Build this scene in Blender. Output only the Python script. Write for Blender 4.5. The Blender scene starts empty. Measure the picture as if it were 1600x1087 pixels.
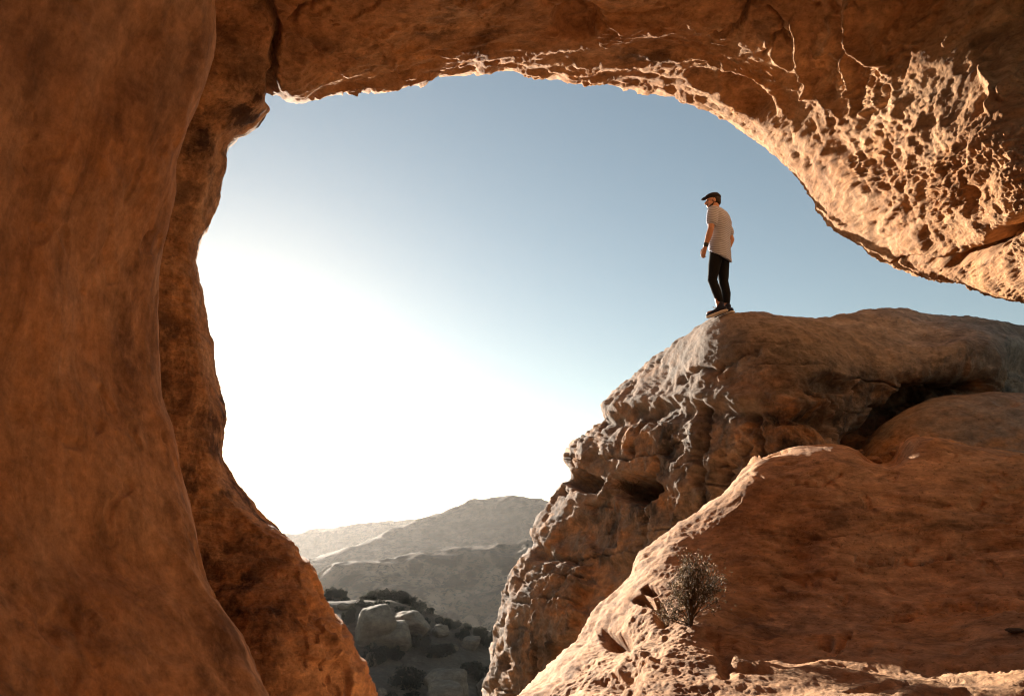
import bpy, bmesh, math, random
import numpy as np
from mathutils import Vector, Matrix

# ---------------------------------------------------------------- camera, sky, sun, exposure
F = 1150.0                        # focal length in photo pixels (photo is 1600 x 1087)
CX, CY = 800.0, 543.5
HORIZON = 860.0
PITCH = math.atan((HORIZON - CY) / F)
CAM = np.array([0.0, 0.0, 1.6])
scene = bpy.context.scene
COL = scene.collection

cam_d = bpy.data.cameras.new('camera')
cam_d.sensor_width = 36.0
cam_d.lens = F / 1600.0 * 36.0
cam_d.clip_start = 0.05
cam_d.clip_end = 12000
cam = bpy.data.objects.new('camera', cam_d)
cam.location = CAM
cam.rotation_euler = (math.pi / 2 + PITCH, 0, 0)
COL.objects.link(cam)
scene.camera = cam

CP, SP = math.cos(PITCH), math.sin(PITCH)


def P3(px, py, d):
    """photo pixel + distance along the view axis -> world point(s)"""
    px, py, d = np.asarray(px, float), np.asarray(py, float), np.asarray(d, float)
    xc = (px - CX) / F * d
    zc = -(py - CY) / F * d
    return np.stack([xc + CAM[0], d * CP - zc * SP + CAM[1], d * SP + zc * CP + CAM[2]], -1)


def to_px(P):
    q = np.asarray(P, float) - CAM
    d = q[..., 1] * CP + q[..., 2] * SP
    zc = -q[..., 1] * SP + q[..., 2] * CP
    return CX + F * q[..., 0] / d, CY - F * zc / d, d


SUN_PX = (338, 566)
sdir = P3(SUN_PX[0], SUN_PX[1], 1.0) - CAM
sdir /= np.linalg.norm(sdir)
sun_el = math.asin(sdir[2])
sun_az = math.atan2(sdir[0], sdir[1])      # clockwise from +Y

world = bpy.data.worlds.new('World')
scene.world = world
world.use_nodes = True
wn = world.node_tree
sky = wn.nodes.new('ShaderNodeTexSky')
sky.sky_type = 'NISHITA'
sky.sun_disc = False
sky.sun_elevation = sun_el
sky.sun_rotation = sun_az
sky.altitude = 900
sky.air_density = 1.0
sky.dust_density = 0.25
sky.ozone_density = 1.0
bg = wn.nodes['Background']
bg.inputs[1].default_value = 0.05
wb = wn.nodes.new('ShaderNodeMix')              # camera white balance of the sky
wb.data_type = 'RGBA'; wb.blend_type = 'MULTIPLY'; wb.inputs[0].default_value = 1.0
wb.inputs[7].default_value = (0.93, 0.82, 0.655, 1)
wn.links.new(sky.outputs[0], wb.inputs[6])
wn.links.new(wb.outputs[2], bg.inputs[0])

sun_d = bpy.data.lights.new('sun', 'SUN')
sun_d.energy = 5.0
sun_d.angle = math.radians(0.55)
sun_d.color = (1.0, 0.88, 0.74)
sun = bpy.data.objects.new('sun', sun_d)
sun.rotation_euler = Vector(sdir).to_track_quat('Z', 'Y').to_euler()
sun.location = (-20, 40, 30)
COL.objects.link(sun)

scene.view_settings.view_transform = 'Standard'
scene.view_settings.look = 'None'
scene.view_settings.gamma = 1.0
scene.view_settings.exposure = 2.0
scene.view_settings.use_curve_mapping = False
cy = scene.cycles
cy.max_bounces = 8
cy.diffuse_bounces = 4
cy.volume_bounces = 1
cy.transparent_max_bounces = 8
cy.caustics_reflective = False
cy.caustics_refractive = False
cy.use_denoising = True
cy.filter_width = 1.1
cy.sample_clamp_indirect = 8.0

# ---------------------------------------------------------------- noise
_r = np.random.default_rng(7)
_perm = np.concatenate([_r.permutation(256)] * 2).astype(np.int32)
_g = _r.normal(size=(256, 3))
_g = (_g / np.linalg.norm(_g, axis=1)[:, None]).astype(np.float32)


def gn(p, seed=0):
    """gradient noise, about -1..1; p (...,3)"""
    sh = p.shape[:-1]
    p = (p.reshape(-1, 3) + np.array([seed * 17.13, seed * 5.71, seed * 31.7])).astype(np.float32)
    i = np.floor(p).astype(np.int32)
    f = p - i
    u = f * f * f * (f * (f * 6 - 15) + 10)
    i &= 255
    out = np.zeros(len(p), np.float32)
    for dx in (0, 1):
        wx = u[:, 0] if dx else 1 - u[:, 0]
        a = _perm[(i[:, 0] + dx) & 255]
        for dy in (0, 1):
            wy = wx * (u[:, 1] if dy else 1 - u[:, 1])
            b = _perm[(a + i[:, 1] + dy) & 255]
            for dz in (0, 1):
                w = wy * (u[:, 2] if dz else 1 - u[:, 2])
                g = _g[_perm[(b + i[:, 2] + dz) & 255]]
                out += w * (g[:, 0] * (f[:, 0] - dx) + g[:, 1] * (f[:, 1] - dy) + g[:, 2] * (f[:, 2] - dz))
    return (out * 1.6).reshape(sh)


def fbm(p, o=4, gain=0.5, seed=0, lac=2.03):
    s, a, t = 0.0, 1.0, 0.0
    for k in range(o):
        s = s + a * gn(p * lac ** k, seed + k)
        t += a
        a *= gain
    return s / t


def ridged(p, o=4, gain=0.55, seed=0, lac=2.1):
    s, a, t = 0.0, 1.0, 0.0
    for k in range(o):
        s = s + a * (1 - np.abs(gn(p * lac ** k, seed + k)) * 1.6)
        t += a
        a *= gain
    return s / t


def sst(a, b, x):
    t = np.clip((x - a) / (b - a), 0, 1)
    return t * t * (3 - 2 * t)


def warp(p, amt, sc, seed):
    return p + amt * np.stack([gn(p * sc, seed + 40), gn(p * sc, seed + 41), gn(p * sc, seed + 42)], -1)


def V(*a):
    return np.array(a, float)


# ---------------------------------------------------------------- loft of a rock from its outline and distances
def catmull(pts, n):
    pts = np.asarray(pts, float)
    d = np.concatenate([[0], np.cumsum(np.linalg.norm(np.diff(pts[:, :2], axis=0), axis=1))])
    s = np.linspace(0, d[-1], n)
    out = np.zeros((n, pts.shape[1]))
    m = np.gradient(pts, d, axis=0)
    k = np.clip(np.searchsorted(d, s, side='right') - 1, 0, len(d) - 2)
    h = d[k + 1] - d[k]
    t = ((s - d[k]) / h)[:, None]
    h = h[:, None]
    out = ((2 * t ** 3 - 3 * t ** 2 + 1) * pts[k] + (t ** 3 - 2 * t ** 2 + t) * h * m[k]
           + (-2 * t ** 3 + 3 * t ** 2) * pts[k + 1] + (t ** 3 - t ** 2) * h * m[k + 1])
    return out, s / d[-1]


class TPS:
    def __init__(self, pts, lam=0.002):
        pts = np.asarray(pts, float)
        self.c = pts[:, :2] / 500.0
        y = np.log(pts[:, 2])
        n = len(y)
        K = self.k(np.linalg.norm(self.c[:, None] - self.c[None], axis=-1)) + lam * np.eye(n)
        Q = np.concatenate([np.ones((n, 1)), self.c], 1)
        A = np.block([[K, Q], [Q.T, np.zeros((3, 3))]])
        self.w = np.linalg.solve(A, np.concatenate([y, np.zeros(3)]))
        self.n = n

    @staticmethod
    def k(r):
        return np.where(r > 1e-9, r * r * np.log(np.maximum(r, 1e-9)), 0.0)

    def __call__(self, px, py):
        q = np.stack([px, py], -1) / 500.0
        o = self.w[self.n] + q[..., 0] * self.w[self.n + 1] + q[..., 1] * self.w[self.n + 2]
        for j in range(self.n):
            o = o + self.w[j] * self.k(np.linalg.norm(q - self.c[j], axis=-1))
        return np.exp(o)


class Loft:
    """rows: back ... outline ... front ... edge outside the frame"""
    def __init__(s, sil, guide, depth, Rpx, Rm, T, ns, nr=22, n1=150, n2=24, nb=12, ledge=None):
        S, u = catmull(sil, ns)
        g = np.asarray(guide, float)
        ug = np.array([u[np.argmin((S[:, 0] - a[0]) ** 2 + (S[:, 1] - a[1]) ** 2)] for a in g])
        o = np.argsort(ug)
        ug, g = ug[o], g[o]
        G = np.stack([np.interp(u, ug, g[:, k]) for k in (2, 3)], -1)
        FR = np.stack([np.interp(u, ug, g[:, k]) for k in (4, 5)], -1)
        ker = np.hanning(max(3, ns // 16 | 1)); ker /= ker.sum()
        for M in (G, FR):
            for k in (0, 1):
                w = len(ker) // 2
                M[:, k] = np.convolve(np.pad(M[:, k], w, mode='edge'), ker, 'valid')
        tps = TPS(depth)
        dirv = G - S
        L = np.linalg.norm(dirv, axis=1)
        dn = dirv / L[:, None]
        R = np.minimum(Rpx(S) if callable(Rpx) else Rpx, 0.5 * L)
        rows_xy, rows_d = [], []
        lw, ld = ledge(S) if ledge else (1.0, 0.0)          # flat top running back from the rim
        ds = tps(S[:, 0], S[:, 1])
        for k in range(nb, 0, -1):
            v = k / nb
            rows_xy.append(S + dirv * (v * v * 0.55))
            rows_d.append(ds + ld + Rm + T * math.sin(v * math.pi / 2))
        for k in range(nr):
            ph = k / nr * math.pi / 2
            q = S + dn * (R * (1 - math.cos(ph)))[:, None]
            rows_xy.append(q)
            rows_d.append(tps(q[:, 0], q[:, 1]) + Rm * (1 - math.sin(ph)) + ld * np.clip(1 - R * (1 - math.cos(ph)) / lw, 0, 1))
        for k in range(n1 + 1):
            q = S + dn * (R + (L - R) * k / n1)[:, None]
            rows_xy.append(q)
            rows_d.append(tps(q[:, 0], q[:, 1]))
        for k in range(1, n2 + 1):
            q = G + (FR - G) * k / n2
            rows_xy.append(q)
            rows_d.append(tps(q[:, 0], q[:, 1]))
        XY = np.array(rows_xy)
        s.px, s.py, s.d = XY[..., 0], XY[..., 1], np.array(rows_d)
        s.isil = nb
        s.P = P3(s.px, s.py, s.d)
        s.normals()

    def normals(s):
        a = np.gradient(s.P, axis=0)
        b = np.gradient(s.P, axis=1)
        n = np.cross(a, b)
        n /= np.linalg.norm(n, axis=-1)[..., None] + 1e-12
        m = s.P.shape[0] * 2 // 3, s.P.shape[1] // 2
        v = CAM - s.P[m]
        s.flip = np.dot(n[m], v) < 0
        s.N = -n if s.flip else n

    def displace(s, amount):
        s.P = s.P + s.N * np.asarray(amount)[..., None]
        s.normals()

    def at(s, px, py, top=False):
        """surface point seen at a photo pixel"""
        qx, qy, d = to_px(s.P[s.isil:])
        e = (qx - px) ** 2 + (qy - py) ** 2
        k = np.unravel_index(np.argmin(e), e.shape)
        return s.P[s.isil:][k], s.N[s.isil:][k]


def grid_mesh(name, P, flip, attrs=None, origin=None):
    n, m = P.shape[:2]
    idx = np.arange(n * m).reshape(n, m)
    q = np.stack([idx[:-1, :-1], idx[1:, :-1], idx[1:, 1:], idx[:-1, 1:]], -1).reshape(-1, 4)
    if flip:
        q = q[:, ::-1]
    me = bpy.data.meshes.new(name)
    me.vertices.add(n * m)
    v = P.reshape(-1, 3)
    if origin is not None:
        v = v - np.asarray(origin)
    me.vertices.foreach_set('co', v.astype(np.float32).ravel())
    me.loops.add(q.size)
    me.loops.foreach_set('vertex_index', q.astype(np.int32).ravel())
    me.polygons.add(len(q))
    me.polygons.foreach_set('loop_start', np.arange(0, q.size, 4, dtype=np.int32))
    me.polygons.foreach_set('use_smooth', np.ones(len(q), bool))
    for k, a in (attrs or {}).items():
        at = me.attributes.new(k, 'FLOAT', 'POINT')
        at.data.foreach_set('value', np.asarray(a, np.float32).ravel())
    me.update(calc_edges=True)
    me.validate()
    return me


def link(name, me, mat=None, parent=None, loc=None):
    o = bpy.data.objects.new(name, me)
    COL.objects.link(o)
    if mat is not None and me is not None:
        me.materials.append(mat)
    if loc is not None:
        o.location = loc
    if parent is not None:
        o.parent = parent
    return o


def tag(o, label=None, cat=None, group=None, kind=None):
    if label: o['label'] = label
    if cat: o['category'] = cat
    if group: o['group'] = group
    if kind: o['kind'] = kind
    return o


def empty(name, loc, label, cat, group=None):
    o = bpy.data.objects.new(name, None)
    o.empty_display_size = 0.2
    o.location = loc
    COL.objects.link(o)
    return tag(o, label, cat, group)


# stamps, in photo pixels of the undisplaced surface
def seg_dist(px, py, line):
    best = np.full(px.shape, 1e9)
    for (ax, ay), (bx, by) in zip(line[:-1], line[1:]):
        dx, dy = bx - ax, by - ay
        t = np.clip(((px - ax) * dx + (py - ay) * dy) / (dx * dx + dy * dy), 0, 1)
        best = np.minimum(best, np.hypot(px - ax - t * dx, py - ay - t * dy))
    return best


def gauss(px, py, cx, cy, rx, ry, rot=0.0):
    c, s_ = math.cos(math.radians(rot)), math.sin(math.radians(rot))
    a = ((px - cx) * c + (py - cy) * s_) / rx
    b = (-(px - cx) * s_ + (py - cy) * c) / ry
    return np.exp(-(a * a + b * b))


def pit(px, py, cx, cy, rx, ry, rot=0.0, hard=4.0):
    """steep-sided hole, 0..1"""
    c, s_ = math.cos(math.radians(rot)), math.sin(math.radians(rot))
    a = ((px - cx) * c + (py - cy) * s_) / rx
    b = (-(px - cx) * s_ + (py - cy) * c) / ry
    r = np.sqrt(a * a + b * b)
    return 1 - sst(1 - 1 / hard, 1 + 1 / hard, r)


# ---------------------------------------------------------------- materials
def mat_new(name):
    m = bpy.data.materials.new(name)
    m.use_nodes = True
    nt = m.node_tree
    b = nt.nodes['Principled BSDF']
    return m, nt, b


def nnode(nt, t, **kw):
    n = nt.nodes.new(t)
    for k, v in kw.items():
        setattr(n, k, v)
    return n


def mixc(nt, fac, a, b):
    n = nt.nodes.new('ShaderNodeMix')
    n.data_type = 'RGBA'
    for sock, v in ((n.inputs[0], fac), (n.inputs[6], a), (n.inputs[7], b)):
        if hasattr(v, 'type') and hasattr(v, 'links'):
            nt.links.new(v, sock)
        elif isinstance(v, (int, float)):
            sock.default_value = v
        else:
            sock.default_value = (*v, 1)
    return n.outputs[2]


def noise_n(nt, vec, scale, detail=6, rough=0.55, dist=0.0):
    n = nt.nodes.new('ShaderNodeTexNoise')
    n.inputs['Scale'].default_value = scale
    n.inputs['Detail'].default_value = detail
    n.inputs['Roughness'].default_value = rough
    n.inputs['Distortion'].default_value = dist
    nt.links.new(vec, n.inputs['Vector'])
    return n.outputs['Fac']


def ramp(nt, fac, stops):
    n = nt.nodes.new('ShaderNodeValToRGB')
    e = n.color_ramp.elements
    while len(e) < len(stops):
        e.new(0.5)
    for k, (p, c) in enumerate(stops):
        e[k].position = p
        e[k].color = (c, c, c, 1) if isinstance(c, (int, float)) else (*c, 1)
    nt.links.new(fac, n.inputs[0])
    return n.outputs[0]


def mapping(nt, vec, scale, rot=(0, 0, 0)):
    n = nt.nodes.new('ShaderNodeMapping')
    n.inputs['Scale'].default_value = scale
    n.inputs['Rotation'].default_value = rot
    nt.links.new(vec, n.inputs['Vector'])
    return n.outputs[0]


def math_n(nt, op, a, b):
    n = nt.nodes.new('ShaderNodeMath')
    n.operation = op
    for s_, v in zip(n.inputs, (a, b)):
        if isinstance(v, (int, float)):
            s_.default_value = v
        else:
            nt.links.new(v, s_)
    return n.outputs[0]


def rock_mat(name, c_a, c_b, c_iron_sun, c_varnish_shade, scale=1.0, strata=(1, 1, 2.5), bump=0.02, mott=0.85, streaks=0.0):
    """sandstone: two tones, iron staining, dark varnish, grain; attributes iron / varnish steer the stains and painted light"""
    m, nt, b = mat_new(name)
    tc = nt.nodes.new('ShaderNodeTexCoord').outputs['Object']
    n1 = noise_n(nt, mapping(nt, tc, [0.7 * scale * k for k in strata]), 1.0, 7, 0.6, 0.35)
    n2 = noise_n(nt, mapping(nt, tc, [2.6 * scale * k for k in strata]), 1.0, 8, 0.65, 0.3)
    n3 = noise_n(nt, tc, 14 * scale, 6, 0.7)
    col = mixc(nt, ramp(nt, n1, [(0.36, 0.0), (0.64, 1.0)]), c_a, c_b)
    at = nt.nodes.new('ShaderNodeAttribute'); at.attribute_name = 'iron_sun'
    ir = math_n(nt, 'MULTIPLY', ramp(nt, n2, [(0.40, 0.15), (0.6, 1.0)]), at.outputs['Fac'])
    col = mixc(nt, ir, col, c_iron_sun)
    av = nt.nodes.new('ShaderNodeAttribute'); av.attribute_name = 'varnish_shade'
    vn = noise_n(nt, mapping(nt, tc, (3.2 * scale, 3.2 * scale, 2.2 * scale)), 1.0, 9, 0.7, 0.25)
    vr = math_n(nt, 'MULTIPLY', ramp(nt, vn, [(0.44, 0.0), (0.58, 1.0)]), av.outputs['Fac'])
    col = mixc(nt, vr, col, c_varnish_shade)
    def mulc(c, f, amt):
        mu = nt.nodes.new('ShaderNodeMix'); mu.data_type = 'RGBA'; mu.blend_type = 'MULTIPLY'
        mu.inputs[0].default_value = amt
        nt.links.new(c, mu.inputs[6]); nt.links.new(f, mu.inputs[7])
        return mu.outputs[2]
    n4 = noise_n(nt, mapping(nt, tc, [5.5 * scale * k for k in strata]), 1.0, 9, 0.72, 0.5)
    n5 = noise_n(nt, tc, 34 * scale, 4, 0.6)
    col = mulc(col, ramp(nt, n4, [(0.33, 0.50), (0.50, 0.95), (0.68, 1.35)]), mott)
    col = mulc(col, ramp(nt, n3, [(0.30, 0.60), (0.70, 1.25)]), 0.8)
    col = mulc(col, ramp(nt, n5, [(0.33, 0.45), (0.41, 1.0)]), 0.7 * mott * mott)
    if streaks:
        n6 = noise_n(nt, mapping(nt, tc, (6.5, 6.5, .5), (.35, 0, 0)), 1.0, 7, 0.65, 0.3)
        col = mulc(col, ramp(nt, n6, [(0.35, 0.62), (0.5, 1.0), (0.66, 1.18)]), streaks)
    nt.links.new(col, b.inputs['Base Color'])
    b.inputs['Roughness'].default_value = 0.92
    b.inputs['Specular IOR Level'].default_value = 0.15
    h1 = noise_n(nt, mapping(nt, tc, [9 * scale * k for k in strata]), 1.0, 8, 0.68, 0.4)
    h2 = noise_n(nt, tc, 55 * scale, 5, 0.7)
    hs = math_n(nt, 'ADD', h1, math_n(nt, 'MULTIPLY', h2, 0.28))
    bu = nt.nodes.new('ShaderNodeBump')
    bu.inputs['Strength'].default_value = 0.9
    bu.inputs['Distance'].default_value = bump / scale
    nt.links.new(hs, bu.inputs['Height'])
    nt.links.new(bu.outputs[0], b.inputs['Normal'])
    return m


def plain_mat(name, col, rough=0.85, spec=0.2, var=0.25, scale=20.0, bump=0.0):
    m, nt, b = mat_new(name)
    tc = nt.nodes.new('ShaderNodeTexCoord').outputs['Object']
    n = noise_n(nt, tc, scale, 4, 0.6)
    c = mixc(nt, n, [k * (1 - var) for k in col], [min(1, k * (1 + var)) for k in col])
    nt.links.new(c, b.inputs['Base Color'])
    b.inputs['Roughness'].default_value = rough
    b.inputs['Specular IOR Level'].default_value = spec
    if bump:
        bu = nt.nodes.new('ShaderNodeBump'); bu.inputs['Distance'].default_value = bump
        nt.links.new(n, bu.inputs['Height']); nt.links.new(bu.outputs[0], b.inputs['Normal'])
    return m


M_ARCH = rock_mat('arch_sandstone', (0.56, 0.335, 0.18), (0.35, 0.172, 0.076), (0.53, 0.235, 0.072), (0.085, 0.045, 0.026), bump=0.035)
M_WALL = rock_mat('wall_sandstone', (0.53, 0.308, 0.162), (0.37, 0.183, 0.083), (0.50, 0.22, 0.075), (0.15, 0.075, 0.038), strata=(1, 1, 0.8), bump=0.02, mott=0.5, streaks=0.8)
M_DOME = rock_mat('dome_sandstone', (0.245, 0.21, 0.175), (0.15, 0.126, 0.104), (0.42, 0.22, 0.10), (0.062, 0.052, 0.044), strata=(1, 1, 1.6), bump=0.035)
M_FORE = rock_mat('foreground_sandstone', (0.60, 0.365, 0.21), (0.41, 0.218, 0.105), (0.55, 0.245, 0.078), (0.11, 0.06, 0.034), strata=(0.8, 0.8, 2.4), bump=0.022, mott=1.0)
M_GREY = rock_mat('pale_sandstone', (0.25, 0.192, 0.14), (0.165, 0.125, 0.09), (0.30, 0.2, 0.12), (0.1, 0.08, 0.06), scale=0.25, strata=(1, 1, 2.5), bump=0.02)

# ---------------------------------------------------------------- the natural arch (left wall, pillar, span)
arch = empty('rock_arch', (-3.0, 4.0, -1.0),
             'orange sandstone arch with smooth left wall, framing the sky across the top', 'rock arch')
AO = np.array([-3.0, 4.0, -1.0])


def part_mesh(name, lo, mat, attrs, parent, org):
    o = link(name, grid_mesh(name, lo.P, lo.flip, attrs, org), mat, parent)
    return o


# --- near wall on the left
sil = [(345, -420), (338, -200), (334, -60), (333, 20), (333, 75), (324, 118), (310, 168), (290, 220), (276, 260), (273, 300), (263, 345),
       (250, 390), (243, 430), (242, 475), (243, 520), (247, 580), (255, 630), (270, 665), (284, 730), (298, 780), (310, 818), (331, 905),
       (356, 955), (381, 996), (402, 1045), (424, 1087), (470, 1180), (540, 1330)]
gd = [(345, -420, -90, -420, -700, -500), (333, 75, -60, 60, -700, 60), (243, 520, -60, 520, -700, 520),
      (331, 905, -60, 900, -700, 900), (540, 1330, -40, 1330, -600, 1400)]
dp = [(333, 0, 4.7), (250, 400, 4.9), (243, 520, 4.9), (300, 780, 4.5), (424, 1087, 3.9), (0, 0, 3.5), (0, 500, 3.6), (0, 1000, 3.0),
      (150, 250, 4.1), (150, 750, 4.0), (-700, 0, 1.9), (-700, 500, 1.9), (-700, 1000, 1.7), (345, -420, 4.0), (-60, -420, 2.8), (540, 1330, 3.3)]
A = Loft(sil, gd, dp, 22, 0.16, 1.6, 640, n1=150)
p, px, py = A.P, A.px, A.py
dsp = 0.075 * fbm(warp(p * V(.7, .7, .35), .4, .8, 1), 3, seed=1)
dsp += 0.030 * fbm(p * V(2.2, 2.2, .9), 4, seed=5)
dsp += 0.010 * fbm(p * V(9, 9, 5), 4, 0.6, seed=9)
for c in ((60, 230, 40, 150, 15, .07), (150, 870, 90, 60, 10, .05), (110, 640, 60, 110, -8, -.05), (250, 880, 60, 40, 40, .035), (200, 120, 35, 130, 30, .05), (60, 480, 90, 60, 20, -.045)):
    dsp -= c[5] * gauss(px, py, *c[:5])
qd = np.stack([p[..., 0], p[..., 1] * .75 + p[..., 2] * .66, p[..., 2] * .75 - p[..., 1] * .66], -1)
dsp += 0.022 * (ridged(warp(qd, .25, .9, 2) * V(1.2, 2.8, .55), 4, .5, seed=12) - .55)
dsp -= 0.016 * sst(.42, .6, gn(warp(p, .06, 5, 4) * V(6, 6, 4.5), 13))
chip = sst(0.28, 0.36, fbm(p * V(1.6, 1.6, 1.1), 3, seed=14))
dsp -= 0.012 * chip
fl = sst(0.36, 0.41, fbm(p * V(3.6, 3.6, 2.4), 4, 0.6, seed=15))
dsp -= 0.007 * fl
A.displace(dsp)
iron_sun = 0.25 + 0.7 * sst(-.1, .4, fbm(p * V(.8, .8, .5), 3, seed=21))
varn_shade = 0.75 * sst(0.05, .45, fbm(p * V(1.5, 1.5, .35), 3, seed=22)) + 0.6 * gauss(px, py, 210, 190, 40, 150, 20) + .5 * gauss(px, py, 40, 60, 90, 160, 10)
part_mesh('wall', A, M_WALL, {'iron_sun': iron_sun, 'varnish_shade': np.clip(varn_shade, 0, 1)}, arch, AO)

# --- pillar, span and right-hand shoulder: one continuous rock
sil = [(680, 1420), (620, 1200), (584, 1087), (575, 1050), (557, 1020), (545, 990), (520, 958), (501, 922), (492, 886), (474, 864), (441, 832),
       (411, 806), (386, 776), (362, 748), (349, 714), (350, 680), (353, 645), (342, 600), (331, 545), (322, 490), (314, 440), (310, 402),
       (314, 376), (327, 352), (335, 322), (340, 290), (351, 262), (352, 238), (374, 213), (400, 196), (417, 177), (425, 158),
       (436, 150), (458, 155), (478, 160), (494, 158), (520, 150), (560, 142), (610, 136), (660, 128), (720, 124), (765, 116), (790, 113),
       (830, 121), (880, 125), (935, 129), (985, 138), (1030, 148), (1080, 163), (1125, 184), (1170, 216), (1210, 248), (1245, 282), (1275, 313),
       (1305, 347), (1345, 383), (1378, 408), (1420, 425), (1465, 434), (1505, 437), (1520, 445), (1550, 452), (1600, 461), (1680, 488), (1800, 535)]
gd = [(680, 1420, 440, 1420, 300, 1500), (584, 1087, 360, 1100, 200, 1200), (501, 922, 270, 905, 120, 950), (349, 714, 195, 700, 80, 720),
      (314, 440, 180, 430, 60, 430), (352, 238, 235, 170, 60, 100), (417, 177, 300, -50, 120, -700), (478, 160, 440, -50, 380, -1200),
      (610, 136, 600, -50, 600, -1300), (765, 116, 780, -50, 820, -1300), (935, 129, 980, -50, 1050, -1300), (1080, 163, 1240, -50, 1500, -1200),
      (1170, 216, 1480, -50, 2000, -900), (1245, 282, 1640, -10, 2300, -500), (1345, 383, 1650, 170, 2400, 0), (1465, 434, 1660, 300, 2400, 250),
      (1600, 471, 1720, 410, 2400, 420), (1800, 545, 1860, 500, 2400, 520)]
dp = [(584, 1087, 6.0), (500, 900, 6.4), (420, 1000, 5.6), (349, 700, 7.0), (250, 700, 6.6), (310, 400, 7.3), (240, 400, 7.0), (420, 170, 7.2), (330, 60, 6.6),
      (300, 900, 6.2), (430, 0, 6.3), (480, 150, 7.3), (700, 120, 7.8), (700, 0, 6.3), (1000, 130, 8.4), (1000, 0, 6.6), (700, -500, 3.9), (1000, -1300, 2.6),
      (600, -1300, 2.5), (1170, 216, 8.5), (1245, 282, 8.2), (1345, 383, 7.4), (1465, 434, 6.5), (1600, 470, 5.3), (1200, 60, 7.0), (1300, 150, 7.2), (1200, -60, 6.2),
      (1380, 320, 6.65), (1450, 250, 5.8), (1600, 300, 4.8), (1350, 0, 6.2), (1600, 100, 5.25), (1600, 0, 5.4), (1450, 100, 6.05), (1450, 0, 6.0), (1600, 200, 4.95), (1800, 530, 4.3), (2300, 400, 3.2), (2300, -400, 3.4),
      (1700, -800, 3.2), (1800, 100, 5.1), (120, -700, 3.6), (60, 100, 6.0)]
B = Loft(sil, gd, dp, lambda S: 30 + 38 * sst(650, 900, S[:, 0]), 0.55, 2.2, 1500, nr=26, n1=165, n2=36)
p, px, py = B.P, B.px, B.py
wB = 1 - sst(430, 470, px + 0.25 * (py - 100) * (py > 150))             # the pillar
wB = np.where(px < 440, 1.0, 1 - sst(440, 500, px)) * np.where((py < 60) & (px > 420), 0.0, 1.0)
q = px + 40 * gn(np.stack([px / 140, py / 140, px * 0], -1), 3)
wD = sst(1080, 1300, q + 0.55 * (py - 90))                               # rough right shoulder
top_line = 60 + (px - 1300) * .45 + 30 * gn(np.stack([px / 60, py / 60, px * 0], -1), 4)
wD = np.clip(wD, 0, 1) * (.08 + .92 * sst(-50, 50, py - top_line))
dsil = np.hypot(px - px[B.isil], py - py[B.isil])                        # distance from the outline
wC = np.clip(1 - wB - wD, 0, 1)
pw = warp(p, .35, 1.1, 3)
# pillar: lumpy, pitted
dB = 0.11 * fbm(pw * V(1.1, 1.1, .8), 3, seed=31) + 0.035 * fbm(p * 4.2, 4, .6, seed=33) + 0.016 * ridged(p * 9, 3, seed=36) - .01
# span: broad slabs broken by steps
st = fbm(pw * V(.8, .8, 1.2), 3, seed=41)
st2 = fbm(pw * V(1.7, 1.7, 2.2), 4, .6, seed=47)
dC = 0.10 * fbm(pw * .9, 3, seed=44) - 0.06 * sst(.10, .16, st) - 0.03 * sst(.22, .27, st2) + 0.03 * sst(.2, .27, -st2)
dC += 0.018 * fbm(p * 6, 4, .6, seed=45) + 0.006 * fbm(p * 22, 3, .6, seed=46)
# shoulder: swirling ribs and rough crust
pd = warp(warp(p, .55, .75, 6), .16, 2.4, 8)
r1 = ridged(pd * V(1.15, 1.15, 1.7), 4, .5, seed=51)
crust = sst(-.12, .28, fbm(warp(p, .3, 1, 7) * 1.1, 3, seed=58)) * sst(40, 160, dsil)
r2 = ridged(warp(p, .16, 2.6, 9) * V(3.6, 3.6, 6.0), 5, .62, seed=55)
ang_ = np.arctan2(py - 275, px - 1345); rad_ = np.hypot(px - 1345, (py - 275) * 1.15) + 14 * gn(np.stack([px / 40, py / 40, px * 0], -1), 11)
swirl = ridged(np.stack([np.cos(ang_) * 1.3, np.sin(ang_) * 1.3, rad_ / 34], -1), 3, .55, seed=53)
near = .35 + .65 * sst(20, 150, dsil)
pk = fbm(warp(p, .25, 1.6, 5) * V(2.2, 2.2, 3.0), 4, .55, seed=68)
dD = -0.10 * sst(.08, .40, pk) * (.3 + .7 * crust) + 0.12 * (r1 - .55) * near + 0.10 * (r2 - .5) * crust + 0.05 * fbm(p * 11, 5, .74, seed=60) * (.45 + .9 * crust) + 0.026 * crust * fbm(p * 21, 3, .7, seed=62) + 0.012 * fbm(p * 45, 2, .6, seed=64)
dD += 0.11 * (swirl - .55) * gauss(px, py, 1360, 285, 115, 105)
dD += 0.10 * fbm(p * .8, 2, seed=66)
dsp = wB * dB + wC * dC + wD * dD
# far lip of the span: thin layered ledges
lip = np.exp(-np.maximum(0, (B.py - 60) * 0 + np.arange(B.px.shape[0])[:, None] - B.isil - 26) / 30.0) * sst(430, 470, px) * (1 - .5 * wD)
dsp += lip * (0.07 * (ridged(warp(p, .2, 1.5, 12) * V(1.2, 3.5, 5.0), 4, .55, seed=71) - .55))
wob = 7 * gn(np.stack([px / 22, py / 22, px * 0], -1), 5) + 3 * gn(np.stack([px / 8, py / 8, px * 0], -1), 6)
ax, ay = px + wob, py + wob * .7


def crack(line, w, dep):
    return -dep * np.exp(-(seg_dist(ax, ay, line) / w) ** 2)


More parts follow.
